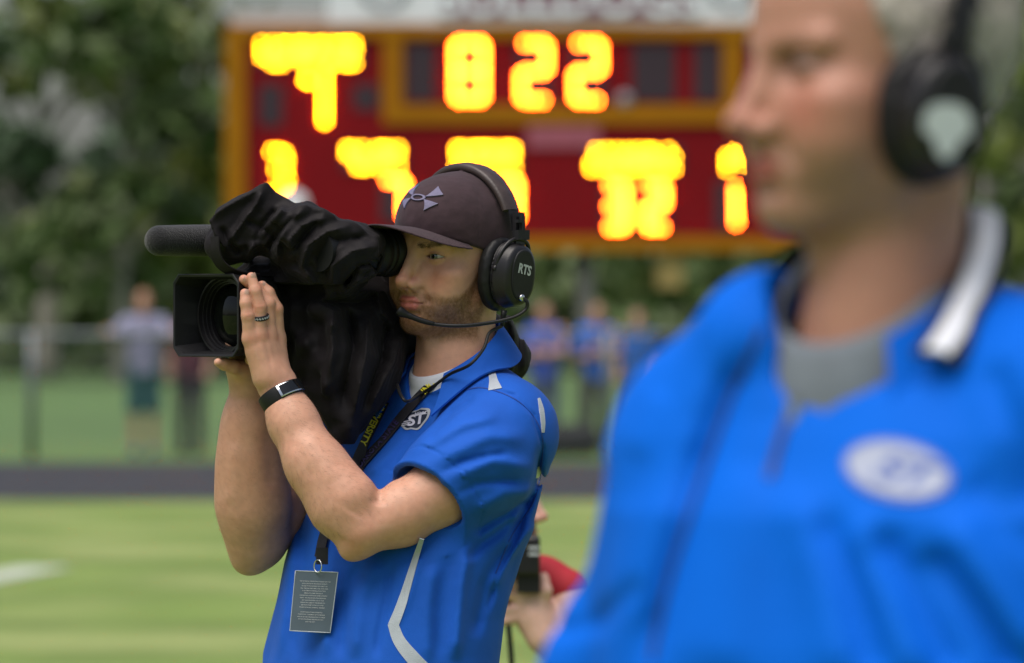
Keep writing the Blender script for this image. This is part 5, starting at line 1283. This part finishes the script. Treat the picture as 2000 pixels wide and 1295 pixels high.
v, f, c = merge_np(pieces); kbody = mk('body', v, f, SKIN, coach, colors=c)
for s in (-1, 1): eyeball(HK, RK, s, 0.0, 0.0, (0.06, 0.06, 0.05), kbody, 0.45)
GREYH = pbr('grey_hair', (0.36, 0.32, 0.29), 0.7, var=0.55, vscale=45)
def k_hair(p):
    q = local(p, HK, RK)
    d = ell(q, (-0.1, 0, 3.1), (9.9, 7.75, 9.1)) - 0.22 * vnoise(q * V(2.0, 2.0, 1.0)) - 0.10 * vnoise(q * V(5, 5, 2))
    line = np.interp(q[:, 2], [-8, -4, -2, 1.0, 3.5, 6.0, 9.0, 12], [-3.0, -1.5, 2.2, 3.6, 4.6, 5.2, 6.4, 7.0])
    d = smax(d, q[:, 0] - line - 0.35 * vnoise(q * 1.6), 0.35); return smax(d, -7.5 - q[:, 2], 0.3) * 0.01
v, f = sdf_mesh(k_hair, HK - 0.16, HK + 0.16, 0.0036); mk('hair', v, f, GREYH, kbody)
KT = [(0.90, .275, 4.435, .205, .165), (1.05, .278, 4.425, .215, .172), (1.20, .283, 4.420, .222, .165), (1.32, .287, 4.415, .222, .150), (1.42, .288, 4.415, .212, .130), (1.48, .286, 4.415, .16, .10), (1.51, .284, 4.415, .10, .08), (1.53, .282, 4.410, .06, .05)]
KFOLD = [([(1480, 660), (1420, 780), (1360, 950), (1290, 1200), (1260, 1330)], 30, -.010), ([(1390, 680), (1310, 900), (1220, 1250)], 55, .006), ([(1600, 980), (1660, 1130), (1720, 1340)], 34, -.009), ([(1540, 940), (1600, 1130), (1640, 1340)], 44, .006), ([(1700, 1020), (1790, 1170), (1880, 1340)], 36, -.011), ([(1650, 1000), (1740, 1180), (1800, 1340)], 34, .007),
         ([(1800, 1060), (1890, 1180), (1990, 1340)], 36, -.011), ([(1840, 1010), (1950, 1170), (2040, 1300)], 38, .008), ([(1880, 930), (1960, 1020), (2060, 1070)], 40, -.006), ([(1480, 900), (1430, 1130), (1390, 1340)], 60, .006), ([(1930, 700), (1985, 850), (2010, 1020)], 34, -.007), ([(1180, 880), (1150, 1050), (1135, 1230)], 20, -.006), ([(1260, 1130), (1170, 1215), (1070, 1240)], 20, -.005), ([(1290, 760), (1240, 900)], 30, .003)]
def k_torso(p):
    d = sections(p, KT, KY, 2.5); d = smin(d, rc(p, KSR, KSL, .072, .072), .05)
    d = smin(d, rc(p, KSR, KNB + V(-.068, .035, -.012), .070, .058), .04); return smin(d, rc(p, KSL, KNB + V(.072, .030, -.018), .070, .058), .04)
def k_jacket_outer(p):
    d = k_torso(p) - .006
    for A in (KRA, KLA): d = smin(d, chain(p, A, (.078, .070, .064, .046), .03), .03)
    m = np.abs(d) < .04
    if m.any(): q = p[m]; d[m] = d[m] - strokes(q, KFOLD, False, 4.0) * sstep(4.75, 4.6, q[:, 1]) - .002 * vnoise(q * V(7, 7, 4))
    return d
def k_jacket(p):
    d = k_jacket_outer(p); q = p - KNB; lf = q @ KL; fw = q @ KF
    hole = np.maximum(np.hypot(lf, fw) - .074, -(q[:, 2] + .05)); d = smax(d, -hole, .008)
    vee = np.maximum(np.abs(lf - .010) - .62 * (q[:, 2] + .062), .02 - fw); d = smax(d, -np.maximum(vee, -(d + .035)), .004)
    for A in (KRA, KLA): d = np.maximum(d, -((p - A[3]) @ unit(A[2] - A[3])) + np.where(np.linalg.norm(p - A[3], axis=1) < .13, 0, -9))
    return d
v, f = sdf_mesh(k_jacket, V(-0.02, 4.10, 0.88), V(0.64, 4.74, KNB[2] + .06), 0.0062); pull = mk('quarter_zip_pullover', v, f, JACKET, coach)
def k_under(p):
    d = k_torso(p) + .004; q = p - KNB; lf = q @ KL; fw = q @ KF
    d = np.maximum(d, -(np.hypot(lf, fw) - .064)); return np.maximum(d, q[:, 2] + .45 * fw - .010)
v, f = sdf_mesh(k_under, KNB + V(-.17, -.2, -.13), KNB + V(.2, .16, .05), .005, slack=.02); tee = mk('undershirt', v, f, GREY_CLOTH, coach)
g = []
for ph in np.linspace(0, 2 * pi, 61):
    dirv = KF * cos(ph) + KL * sin(ph); z0 = .034 - .052 * cos(ph)
    g.append(np.array([KNB + dirv * r_ + V(0, 0, z0 + dz) for r_, dz in ((.064, .004), (.066, .012), (.069, .012), (.072, .002), (.076, -.012), (.0775, -.028), (.0775, -.055), (.0775, -.075))]))
v, f = loft(g, False); mk('neckband', v, f, GREY_CLOTH, tee)
kcol, kg, kn_ = collar(KNB, KF, KL, BLACK_CLOTH, coach, .076, .094, .060, KNB[2] + .045, .085, 1.18, point=.0, thick=.004, n=60, fn=k_jacket_outer, cmin=-.6, span=(2.2, 2 * pi - 2.2))
# the near leaf of the collar, from behind the ear down to its blunt end on the chest
inn = smooth_path([P(1868, 405, 4.45), P(1876, 470, 4.41), P(1850, 565, 4.36), P(1815, 640, 4.325), P(1782, 690, 4.30)], 8)
outr = smooth_path([P(1972, 440, 4.43), P(1966, 505, 4.39), P(1935, 600, 4.34), P(1905, 665, 4.305), P(1872, 712, 4.285)], 8)
def leaf(a0, a1, lift, th, n=9):
    g = np.stack([inn + (outr - inn) * a + V(.25, -.75, .6) * (.010 * sin(pi * a)) for a in np.linspace(a0, a1, n)], 1)
    for _ in range(5):
        q = g.reshape(-1, 3); d, gr = grad(k_jacket_outer, q, 1e-3); gr /= np.linalg.norm(gr, axis=1)[:, None] + 1e-9; g = (q + gr * np.clip(0.007 - d, 0, 0.02)[:, None]).reshape(g.shape)
    nr = np.cross(np.gradient(g, axis=0), np.gradient(g, axis=1)); nr /= np.linalg.norm(nr, axis=2)[:, :, None]
    if nr[:, :, 1].mean() > 0: nr = -nr
    t, b = g + nr * lift, g + nr * (lift - th)
    return loft([np.concatenate([t[i], b[i][::-1]]) for i in range(len(g))], True, True)
v, f = leaf(0, 1, 0, .005); mk('collar_leaf', v, f, BLACK_CLOTH, kcol, auto=50)
v, f = leaf(.22, .72, .0015, .003); mk('white_stripe', v, f, WHITE_CLOTH, kcol, auto=50)
# blue inner stand of the collar and zip
for p0, p1, m_ in ((.75, pi, JACKET), (pi, 2 * pi - .75, BLACK_CLOTH)):
    g = []
    for ph in np.linspace(p0, p1, 30):
        dirv = KF * cos(ph) + KL * sin(ph); zt = KNB[2] + (.038 if m_ is JACKET else .058) - .052 * cos(ph); g.append(np.array([KNB * V(1, 1, 0) + dirv * (.080 + .018 * a) + V(0, 0, zt - .055 * a) for a in (0, .33, .66, 1)]))
    v, f = loft(g, False); mk('collar_stand', v, f, m_, coach)
def kstrip(name, poly, w, mat, lift=.002, parent=None): v, f = ribbon_on(k_jacket_outer, poly, w, 4.05, lift, n=6); return mk(name, v, f, mat, parent or pull, auto=40)
kstrip('zip', [(1566, 745), (1545, 800), (1522, 870), (1504, 935)], 16, JACKET_DARK)
kstrip('piping', [(1490, 640), (1432, 770), (1372, 940), (1310, 1130), (1275, 1290)], 9, JACKET_DARK)
pz = raycast(k_jacket_outer, [1548], [790], 4.05)[0]; v, f = box(pz + V(0, -.006, -.008), (.004, .002, .013)); mk('zip_pull', v, f, SILVER, pull, smooth=False)
an = np.linspace(0, 2 * pi, 41)[:-1]; ro = radians(11)
def oval(a, b): return np.stack([1755 + a * np.cos(an) * cos(ro) - b * np.sin(an) * sin(ro), 920 + a * np.cos(an) * sin(ro) + b * np.sin(an) * cos(ro)], 1)
BLUEW = pbr('pale_blue_print', (0.10, 0.16, 0.48), 0.6); OVW = pbr('white_oval_print', (0.42, 0.46, 0.62), 0.6)
for a, b, m_, l_ in ((108, 60, BLUEW, .002), (98, 51, OVW, .003)): decal('crest_oval', *disc2(oval(a, b), (1755, 920), 5), m_, pull, k_jacket_outer, l_, d0=4.05)
v2, f2 = text_px('ST', 1762, 924, 74, 11, 1.5, .03, .35, .9); decal('crest_lettering', v2, f2, BLUEW, pull, k_jacket_outer, .004, d0=4.05)
legs(coach, .275, 4.47, KY, 0.90, PANTS_DARK, hw=.11, spread=.12, r_hip=.105)
# headset
khs = empty('headset', HK); tag(khs, 'big black headset with white emblem over the grey-haired ear', 'headset')
Kq, ksh = make_headset(HK, RK / 1.13, khs, RUBBER, PLASTIC, MATTE, RUBBER, 0.003, -1.9, 1.6)
blob = smooth_path([(1380 + x / 2.59, y / 2.59) for x, y in ((1095, 600), (1130, 540), (1200, 520), (1290, 535), (1340, 600), (1335, 680), (1290, 710), (1265, 755), (1230, 805), (1190, 800), (1160, 755), (1145, 700), (1100, 665), (1095, 600))], 3)[:-1]
pl = HK + RK @ V(0, 12.62 / 1.13, 0) / 100; nK = unit(RK[:, 1])
def on_plane(u, v):
    dr = np.stack([(u - 1000) / F, np.ones_like(u), -(v - HOR) / F], -1); o = V(0, 0, CZ); t = ((pl - o) @ nK) / (dr @ nK); return o + dr * t[:, None]
v2, f2 = disc2(blob, np.mean(blob, 0), 3); mk('white_emblem', on_plane(v2[:, 0], v2[:, 1]), f2, pbr('white_decal', (0.55, 0.60, 0.62), 0.5), ksh, smooth=False)

# ================================================================== the crouching photographer behind the cameraman
PD = 11.0; ph_ = empty('person', P(960, 1200, PD) * V(1, 1, 0)); tag(ph_, 'crouching photographer in a red shirt, mostly hidden behind the blue polo', 'person')
HP = P(948, 968, PD); RP = headframe(radians(-78)); BP = (0.66, 0.40, 0.32)
def p_head(p): return head_sdf(local(p, HP, RP), neck_r=5.2) * .01
PS1, PS2 = P(948, 1115, PD - .03), P(880, 1130, PD + .2)
el1, wr1 = P(1125, 1290, PD - .17), P(1062, 1245, PD - .17)
hc = P(1035, 1170, PD - .16)
def p_arm(p):
    d = chain(p, [P(1112, 1160, PD - .12), el1, wr1], (.042, .040, .028), .02)
    d = smin(d, chain(p, [wr1, P(1048, 1210, PD - .16), P(1036, 1172, PD - .16)], (.028, .034, .030), .02), .02)
    for a, b, c_ in (((1020, 1190), (985, 1192), (957, 1186)), ((1018, 1205), (985, 1212), (955, 1214)), ((1022, 1172), (992, 1160), (972, 1148)), ((1030, 1160), (1012, 1142), (1000, 1130))):
        d = smin(d, chain(p, [P(*a, PD - .17), P(*b, PD - .18), P(*c_, PD - .17)], (.013, .0105, .0085), .004), .006)
    return smin(d, chain(p, [P(1052, 1190, PD - .17), P(1066, 1155, PD - .18), P(1062, 1128, PD - .17)], (.016, .012, .010), .006), .012)
pcs = []
v, f = sdf_mesh(p_head, HP - V(.16, .16, .24), HP + .15, .005); q = local(v, HP, RP); pcs.append((v, f, head_colors(q, BP)))
v, f = sdf_mesh(p_arm, P(950, 1330, PD) - V(.03, .3, .04), P(1135, 1110, PD) + V(.05, .05, .05), .005); pcs.append((v, f, np.tile(np.array(BP), (len(v), 1))))
v, f, c = merge_np(pcs); pb = mk('body', v, f, SKIN, ph_, colors=c)
def p_hair(p): q = local(p, HP, RP); return smax(ell(q, (-.3, 0, 3.2), (9.9, 7.8, 9.2)), q[:, 0] - np.interp(q[:, 2], [-8, -2, 3, 12], [-3, 1.5, 5, 6.5]), .3) * .01
v, f = sdf_mesh(p_hair, HP - .14, HP + .14, .007); mk('hair', v, f, HAIRM, pb)
REDC = pbr('red_shirt_cotton', (0.34, 0.008, 0.02), 0.8, var=0.1, vscale=20); TC = P(935, 1300, PD + .08)
def p_shirt(p):
    d = chain(p, [P(900, 1110, PD + .08), P(855, 1300, PD + .08), P(845, 1480, PD + .08)], (.085, .10, .12), .05); d = smin(d, rc(p, PS1, PS2, .075, .075), .05)
    d = smin(d, chain(p, [PS1, P(1060, 1132, PD - .10), P(1112, 1152, PD - .12)], (.058, .040, .042), .03), .03); return d - .004 * vnoise(p * 14)
v, f = sdf_mesh(p_shirt, P(780, 1640, PD) + V(-.05, -.3, 0), P(1170, 1020, PD) + V(0, .4, .05), .009); mk('shirt', v, f, REDC, ph_)
def p_legs(p):
    h = P(845, 1500, PD + .08); d = None
    for k, (kn, an_) in enumerate(((V(.30, -.12, .42), V(.05, -.12, .08)), (V(.22, .18, .10), V(-.22, .18, .08)))):
        e = chain(p, [h + V(0, .1 * (k * 2 - 1), 0), V(h[0], h[1], 0) + kn, V(h[0], h[1], 0) + an_], (.10, .072, .05), .03); d = e if d is None else smin(d, e, .04)
    return d
h = P(845, 1500, PD + .08); v, f = sdf_mesh(p_legs, V(h[0] - .4, h[1] - .35, .01), V(h[0] + .5, h[1] + .45, h[2] + .13), .012); mk('trousers', v, f, PANTS_DARK, ph_)
for an_ in (V(.05, -.12, .0), V(-.22, .18, .0)):
    a = V(h[0], h[1], 0) + an_; v, f = sdf_mesh(lambda p: np.maximum(chain(p, [a + V(-.04, 0, .045), a + V(.07, 0, .04), a + V(.15, 0, .035)], (.045, .045, .035), .03), .002 - p[:, 2]), a + V(-.12, -.09, -.01), a + V(.22, .09, .12), .01); mk('shoe', v, f, SHOE, ph_)
# his still camera with strap
sc3 = P(1024, 1085, PD - .19); still = empty('still_camera', sc3); tag(still, 'black still camera held up by the red-shirted photographer', 'camera')
v, f = sdf_mesh(lambda p: smin(rbox(p, sc3, (.030, .035, .038), .008), rbox(p, sc3 + V(-.006, 0, .038), (.018, .022, .016), .006), .008), sc3 - .08, sc3 + .08, .003); sb_ = mk('camera_body', v, f, PLASTIC, still)
v, f = lathe(sc3 + V(-.02, 0, -.002), V(-1, -.1, 0), [(0, .001), (0, .035), (.05, .036), (.055, .040), (.10, .040), (.10, .036), (.09, .002)], 28); mk('lens', v, f, MATTE, still, auto=40)
v, f = box(sc3 + V(.008, .0, -.052), (.022, .02, .018)); mk('battery_grip', v, f, PLASTIC, still, smooth=False)
for k in range(2): v, f = box(sc3 + V(.018, -.036, .016 - .012 * k), (.010, .0012, .0028)); mk('maker_print', v, f, PRINT_GREY, sb_, smooth=False)
sp = smooth_path([P(1036, 1050, PD - .19), P(1040, 1030, PD - .17), P(1038, 1012, PD - .14)], 6); v, f = tube(sp, .005, 8); mk('strap', v, f, RUBBER, still)
mp_ = [P(984, 1120, PD - .18), P(991, 1200, PD - .18), P(999, 1290, PD - .18), P(1003, 1400, PD - .17), P(1000, 1520, PD - .12)]; v, f = tube(smooth_path(mp_, 6), .0058, 8); mk('strap', v, f, RUBBER, still)

# ================================================================== spectators at the fence
def spectator(u, vtop, d, label, shirt_c, leg_c, yaw=0.0, arms='down', bare=False, hair_c=(.10, .06, .03), vfoot=None, shoe_c=(.03, .03, .03)):
    h = P(u, vtop, d)[2]; x = P(u, 0, d)[0]; s = h / 1.75; o = V(x, d, 0)
    per = empty('person', o); tag(per, label, 'person')
    l = V(cos(yaw), -sin(yaw), 0); fw = V(-sin(yaw), -cos(yaw), 0)
    def Wp(a, b, c_): return o + l * a * s + fw * b * s + V(0, 0, c_ * s)
    hd = Wp(0, .02, 1.63); R = headframe(yaw)
    J = {'down': [((.20, 0, 1.42), (.25, -.02, 1.13), (.23, .06, .90))] , 'fence': [((.20, 0, 1.42), (.33, .16, 1.22), (.36, .34, 1.30))], 'crossed': [((.20, 0, 1.42), (.25, .06, 1.16), (-.05, .19, 1.18))]}[arms][0]
    def skin(p):
        dd = head_sdf(local(p, hd, R) / s, neck=True) * .01 * s
        for sg in (-1, 1):
            A = [Wp(a * sg, b + (.02 * sg if arms == 'crossed' else 0), c_ + (.03 * sg if arms == 'crossed' else 0)) for a, b, c_ in J]; dd = smin(dd, chain(p, A, (.05 * s, .042 * s, .034 * s), .02), .01); dd = smin(dd, ell(p, A[2] + (A[2] - A[1]) * .12, (.045 * s, .045 * s, .045 * s)), .02)
            dd = np.minimum(dd, chain(p, [Wp(.09 * sg, 0, .9), Wp(.10 * sg, .02, .5), Wp(.10 * sg, 0, .08)], (.07 * s, .055 * s, .04 * s), .02))
        return dd
    v, f = sdf_mesh(skin, o + V(-.5, -.5, 0), o + V(.5, .5, h + .05), .016); mk('body', v, f, SKIN, per, colors=np.tile(np.array((.52, .29, .20)), (len(v), 1)))
    def hair_(p): q = local(p, hd, R) / s; return smax(ell(q, (-.3, 0, 3.4), (10.2, 8.2, 9.4)), q[:, 0] - np.interp(q[:, 2], [-8, -2, 3, 12], [-3, 1, 5, 7]), .3) * .01
    v, f = sdf_mesh(hair_, hd - .16, hd + .16, .014); mk('hair', v, f, pbr('spectator_hair', hair_c, .7), per)
    def shirt_(p):
        T = [(.86, 0, 0, .165, .115), (1.1, 0, 0, .175, .12), (1.35, 0, 0, .20, .125), (1.45, 0, 0, .16, .09), (1.50, 0, 0, .09, .07)]; T = [(a * s, o[0], o[1], b * s, c_ * s) for a, _, _, b, c_ in T]
        dd = sections(p, T, yaw)
        for sg in (-1, 1): A = [Wp(a * sg, b, c_) for a, b, c_ in J]; m_ = A[0] + (A[1] - A[0]) * .75; dd = smin(dd, rc(p, A[0] - l * sg * .03, m_, .075 * s, .066 * s), .04)
        return dd - .006 * vnoise(p * 12)
    v, f = sdf_mesh(shirt_, o + V(-.45, -.4, .8 * s), o + V(.45, .4, 1.56 * s), .016); mk('shirt', v, f, pbr('spectator_shirt', shirt_c, .8, var=.12, vscale=6), per)
    zk = .46 if bare else .06
    def legs_(p):
        dd = None
        for sg in (-1, 1): e = chain(p, [Wp(.09 * sg, 0, .92), Wp(.10 * sg, .02, .5), Wp(.10 * sg, 0, .08)], (.098 * s, (.085 if bare else .07) * s, .06 * s), .03); dd = e if dd is None else smin(dd, e, .04)
        return np.maximum(dd, zk * s - p[:, 2])
    v, f = sdf_mesh(legs_, o + V(-.3, -.25, .02), o + V(.3, .25, 1.06 * s), .016); mk('shorts' if bare else 'trousers', v, f, pbr('spectator_legwear', leg_c, .85, var=.12, vscale=6), per)
    for sg in (-1, 1):
        a = Wp(.10 * sg, 0, 0)
        v, f = sdf_mesh(lambda p: np.maximum(chain(p, [a + V(0, 0, .05) - fw * .03, a + V(0, 0, .04) + fw * .14], (.05, .042), .03), .002 - p[:, 2]), a + V(-.2, -.25, -.01), a + V(.2, .25, .14), .016); mk('shoe', v, f, pbr('spectator_shoe', shoe_c, .6), per)
spectator(281, 568, 60.2, 'boy in grey-violet shirt and teal shorts leaning on the fence', (.24, .24, .36), (.012, .085, .09), arms='fence', bare=True, hair_c=(.22, .12, .05), shoe_c=(.06, .10, .22))
spectator(372, 585, 60.6, 'spectator in dark maroon beside the leaning boy, hidden by the lens hood', (.10, .015, .035), (.03, .022, .035), yaw=.3)
spectator(1065, 592, 60.4, 'spectator in faded blue shirt and jeans with folded arms nearest the cameraman', (.04, .10, .55), (.07, .10, .16), yaw=.25, arms='crossed', hair_c=(.16, .09, .05))
spectator(1166, 592, 60.6, 'spectator in bright blue shirt and olive trousers next to the quarter-zip sleeve', (.008, .13, .62), (.10, .11, .08), yaw=-.1, arms='crossed')
spectator(1246, 605, 61.2, 'spectator mostly hidden behind the quarter-zip shoulder', (.02, .13, .5), (.05, .05, .06), yaw=.1)
# dark sports bag on the ground by the spectators
def bagf(c): return lambda p: smin(rbox(p, c + V(0, 0, .16), (.36, .16, .15), .10), rc(p, c + V(-.15, 0, .32), c + V(.15, 0, .32), .02, .02), .06) - .01 * vnoise(p * 9)
for u, lab, m_ in ((1105, 'dark sports bag on the ground below the spectators in blue', BLACK_CLOTH),):
    c = P(u, 0, 59.9) * V(1, 1, 0); v, f = sdf_mesh(bagf(c), c + V(-.5, -.3, 0), c + V(.5, .3, .45), .02); tag(mk('sports_bag', v, f, m_, loc=c), lab, 'bag')
